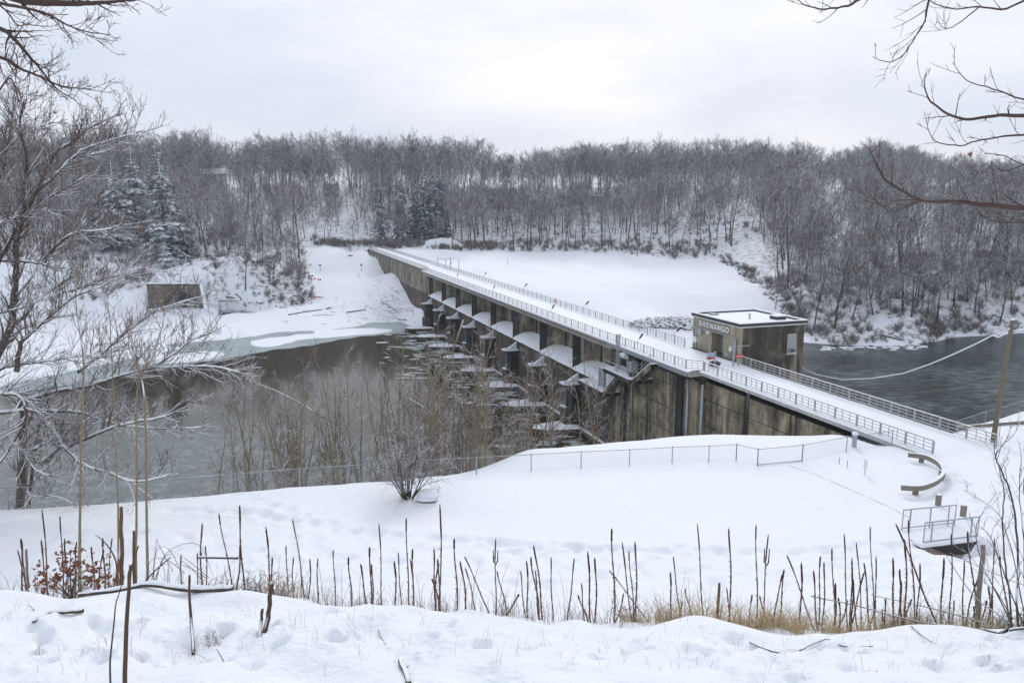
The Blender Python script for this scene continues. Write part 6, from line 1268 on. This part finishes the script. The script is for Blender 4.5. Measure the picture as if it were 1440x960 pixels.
# crest fence and barriers at the far end
def far_fence(pxs, hgt, label, solid=False):
    t = None; pp = []
    for u, v, z in pxs: q = onz(u, v, z); pp.append(Vector((q.x, q.y, top(q.x, q.y))))
    t = empty('crest_fence', pp[0], label, 'fence', 'fences at the far end of the dam')
    for a, b in zip(pp[:-1], pp[1:]):
        k = max(1, round((b - a).length / 3.2))
        for i in range(k + 1): q = a.lerp(b, i / k); one('post', M['galv'], t, 'tube', [q - UP * .3, q + UP * hgt], .06, 5)
        for zz in (.35, .7, 1.0): one('rail', M['galv'], t, 'tube', [a + UP * hgt * zz, b + UP * hgt * zz], .05, 5)
        if solid: one('panel', M['galv'], t, 'bar', a + UP * hgt * .5, b + UP * hgt * .5, .05, hgt * .9)
far_fence([(484, 345.5, 0), (494, 353, -.8)], 2.2, 'solid grey fence panel on the embankment crest', True); far_fence([(494, 353, -.8), (503, 352.5, -.8), (531, 352, -.6)], 2.0, 'open grey fence closing the embankment crest at the dam'); far_fence([(531, 345, .3), (560, 344.5, .3), (585, 348, .1)], 2.0, 'fence beyond the far end of the deck')
for (u, v), lb in (((445, 345.5), 'low barrier block at the end of the crest road'), ((461, 345.5), 'second low barrier block on the crest road'), ((475, 345.5), 'barrier block next to the solid fence panel'), ((518, 346), 'barrier block near the far deck end')):
    q = onz(u, v, .4); g = top(q.x, q.y); o = one('barrier_block', M['timber'], None, 'wbox', q.x - 1.1, q.x + 1.1, q.y - .25, q.y + .25, g - .1, g + .75, bevel=.05); tag(o, lb, 'barrier', 'barriers on the crest road')
# field mound, lone marker pole and gate posts by the deck
mb = MB(); q = onz(622, 350, -.8); g = hz(q.x, q.y)
mb.blob((q.x, q.y + 6, g - .5), 9.5, 5, 4.6, rr, .10, 18, 10); mb.blob((q.x - 5.5, q.y + 3, g - .5), 4, 3, 2.2, rr, .12, 14, 8); o = mb.build('snow_mound', M['snow'], None, smooth=True); tag(o, 'heaped snowy mound at the corner of the white field', 'mound')
q = onz(714, 374, -4); g = top(q.x, q.y); o = one('marker_pole', M['galv'], None, 'tube', [(q.x, q.y, g - .3), (q.x, q.y, g + 2.6)], .08, 6); tag(o, 'thin marker pole standing alone in the white field', 'pole')
t = empty('deck_barrier', P(222, 53.2, 0), 'tall thin gate posts and bar beyond the spillway on the downstream edge', 'gate')
for s, n in ((222, 52.6), (212, 52.6), (222, 56.5), (212, 56.5)): one('post', M['galv'], t, 'tube', [P(s, n, -4), P(s, n, 2.6)], .09, 6)
one('bar', M['galv'], t, 'tube', [P(222, 52.6, 1.9), P(222, 57.5, 1.9)], .06, 6)
q = onz(884, 360, -3); q = onz(896, 358, -2.5); g = top(q.x, q.y); o = one('fence_post', M['timber'], None, 'tube', [(q.x, q.y, g - .3), (q.x, q.y, g + 3.0)], .22, 6); tag(o, 'pale post at the brush edge behind the white field', 'post')
# houses on the hill
def house(u, v, t, w, d, h_, rz, wall, label, hip=False):
    x = (u - 720) / FPX * t; zb = at(u, v, t / ray(u, v).y).z; g = hz(x, t); zb = max(zb, g); e_ = empty('house', (x, t, g), label, 'house', 'houses in the wood')
    R = Matrix.Rotation(rz, 3, 'Z')
    def W(a, b, c): return Vector((x, t, zb)) + R @ Vector((a, b, c))
    mb = MB(); mb.prism([W(-w / 2, -d / 2, g - zb - 1), W(w / 2, -d / 2, g - zb - 1), W(w / 2, d / 2, g - zb - 1), W(-w / 2, d / 2, g - zb - 1)], (0, 0, h_ + zb - g + 1)); mb.build('wall', M[wall], e_)
    for lo, mt_, nm in ((0, 'house_brown', 'roof'), (.16, 'snow', 'roof_snow')):
        i_ = w * .28 if hip else 0; o2 = .5; mb = MB(); z0 = h_ + lo; vv = [W(-w / 2 - o2, -d / 2 - o2, z0), W(w / 2 + o2, -d / 2 - o2, z0), W(w / 2 + o2, d / 2 + o2, z0), W(-w / 2 - o2, d / 2 + o2, z0), W(-w / 2 - o2 + i_, 0, z0 + d * .34), W(w / 2 + o2 - i_, 0, z0 + d * .34)]
        mb.add(vv, [(0, 1, 5, 4), (2, 3, 4, 5), (3, 0, 4), (1, 2, 5), (3, 2, 1, 0)]); rf = mb.build(nm, M[mt_], e_)
    for i in range(max(2, int(w / 3.5))):
        a = -w / 2 + (i + .7) * w / max(2, int(w / 3.5)); wn_ = one('window', M['white_paint'], e_, 'prism', [W(a - .6, -d / 2 - .06, 1.0), W(a + .6, -d / 2 - .06, 1.0), W(a + .6, -d / 2 - .06, 2.4), W(a - .6, -d / 2 - .06, 2.4)], R @ Vector((0, .07, 0))); one('pane', M['glass'], wn_, 'prism', [W(a - .5, -d / 2 - .08, 1.1), W(a + .5, -d / 2 - .08, 1.1), W(a + .5, -d / 2 - .08, 2.3), W(a - .5, -d / 2 - .08, 2.3)], R @ Vector((0, .018, 0)))
    one('chimney', M['house_brown'], e_, 'prism', [W(w * .2, 0, h_), W(w * .2 + .8, 0, h_), W(w * .2 + .8, .8, h_), W(w * .2, .8, h_)], (0, 0, d * .34 + 1.2))
house(706, 274, 446, 15, 10, 3.2, .15, 'house_brown', 'house with rounded hipped snowy roof above the white field', True); house(816, 284, 452, 26, 10, 3.0, -.05, 'house_brown', 'long low house with snowy roof in the wood'); house(880, 276, 470, 12, 9, 3.0, .1, 'house_wall', 'small pale house next to the long low one'); house(308, 252, 445, 14, 10, 2.6, .1, 'house_wall', 'house with broad snowy roof on the hill behind the hemlocks'); house(470, 266, 480, 8, 7, 2.6, -.2, 'house_wall', 'small house glimpsed between trees left of the spruces'); house(1112, 268, 455, 9, 8, 4, .2, 'house_wall', 'pale small house high in the wood across the river')
# drifting ice between the weir wall and the thicket
mb = MB()
for _ in range(300):
    s = rr.uniform(92, 205); n = 45.5 - abs(rr.gauss(0, 1)) * 6 - 1; r_ = rr.uniform(.25, 1.3) * (.6 + s / 260)
    if any(abs(s - (p_ - 2.4)) < 2.4 and n > 38 for p_ in PIERS + [SP1 - .2]): continue
    ex = rr.uniform(.8, 2.2); k = rr.randrange(6, 12); a0 = rr.uniform(0, 6); c = P(s, n, WATER + .008); ring = [c + Vector((math.cos(a0 + 6.283 * i / k) * ex, math.sin(a0 + 6.283 * i / k) * .75, 0)) * r_ * rr.uniform(.45, 1.15) for i in range(k)]
    mb.prism(ring, (0, 0, rr.uniform(.01, .05)))
o = mb.build('ice_floes', M['floe'], None); tag(o, 'broken grey ice floes drifting under the spillway wall', 'ice floes', None, 'stuff')
mb = MB()
for _ in range(40):
    u, v = rr.uniform(1140, 1300), rr.gauss(489, 2.5); q = onz(u, v, WATER); k = 6; r_ = rr.uniform(.4, 1.4); mb.prism([Vector((q.x + math.cos(i) * r_ * rr.uniform(.7, 1.2), q.y + math.sin(i) * r_ * rr.uniform(.5, 1), WATER + .01)) for i in range(k)], (0, 0, .15))
o = mb.build('shore_ice', M['snow'], None); tag(o, 'bits of white shore ice below the wooded river bank', 'ice floes', None, 'stuff')
# fallen trunks on the river bank
for (u0, v0, u1, v1, z), lb in (((1240, 473, 1268, 480, -14), 'snowy fallen trunk sliding into the river'), ((1258, 474, 1272, 480, -14.5), 'second fallen trunk at the river edge'), ((690, 345, 760, 334, 1), 'long fallen trunk in the brush behind the field')):
    far_log(u0, v0, u1, v1, z, .3, lb, 'fallen_tree', 'bark_far', 'fallen trunks in the woods', .4)

# ------------------------------------------------------------------ the air: thin winter haze over the whole valley
m = bpy.data.materials.new('haze'); m.use_nodes = True; nt = m.node_tree; nt.nodes.clear(); o_n = nt.nodes.new('ShaderNodeOutputMaterial'); pv_ = nt.nodes.new('ShaderNodeVolumePrincipled')
pv_.inputs['Color'].default_value = (0.80, 0.88, 1.0, 1); pv_.inputs['Density'].default_value = HAZE; pv_.inputs['Anisotropy'].default_value = 0.2; nt.links.new(pv_.outputs[0], o_n.inputs['Volume'])
mb = MB(); mb.wbox(-2150, 2150, -60, 1040, -24, 84); o = mb.build('haze', m, None); o['kind'] = 'stuff'; o['label'] = 'thin pale winter haze in the air over the valley'; o['category'] = 'haze'
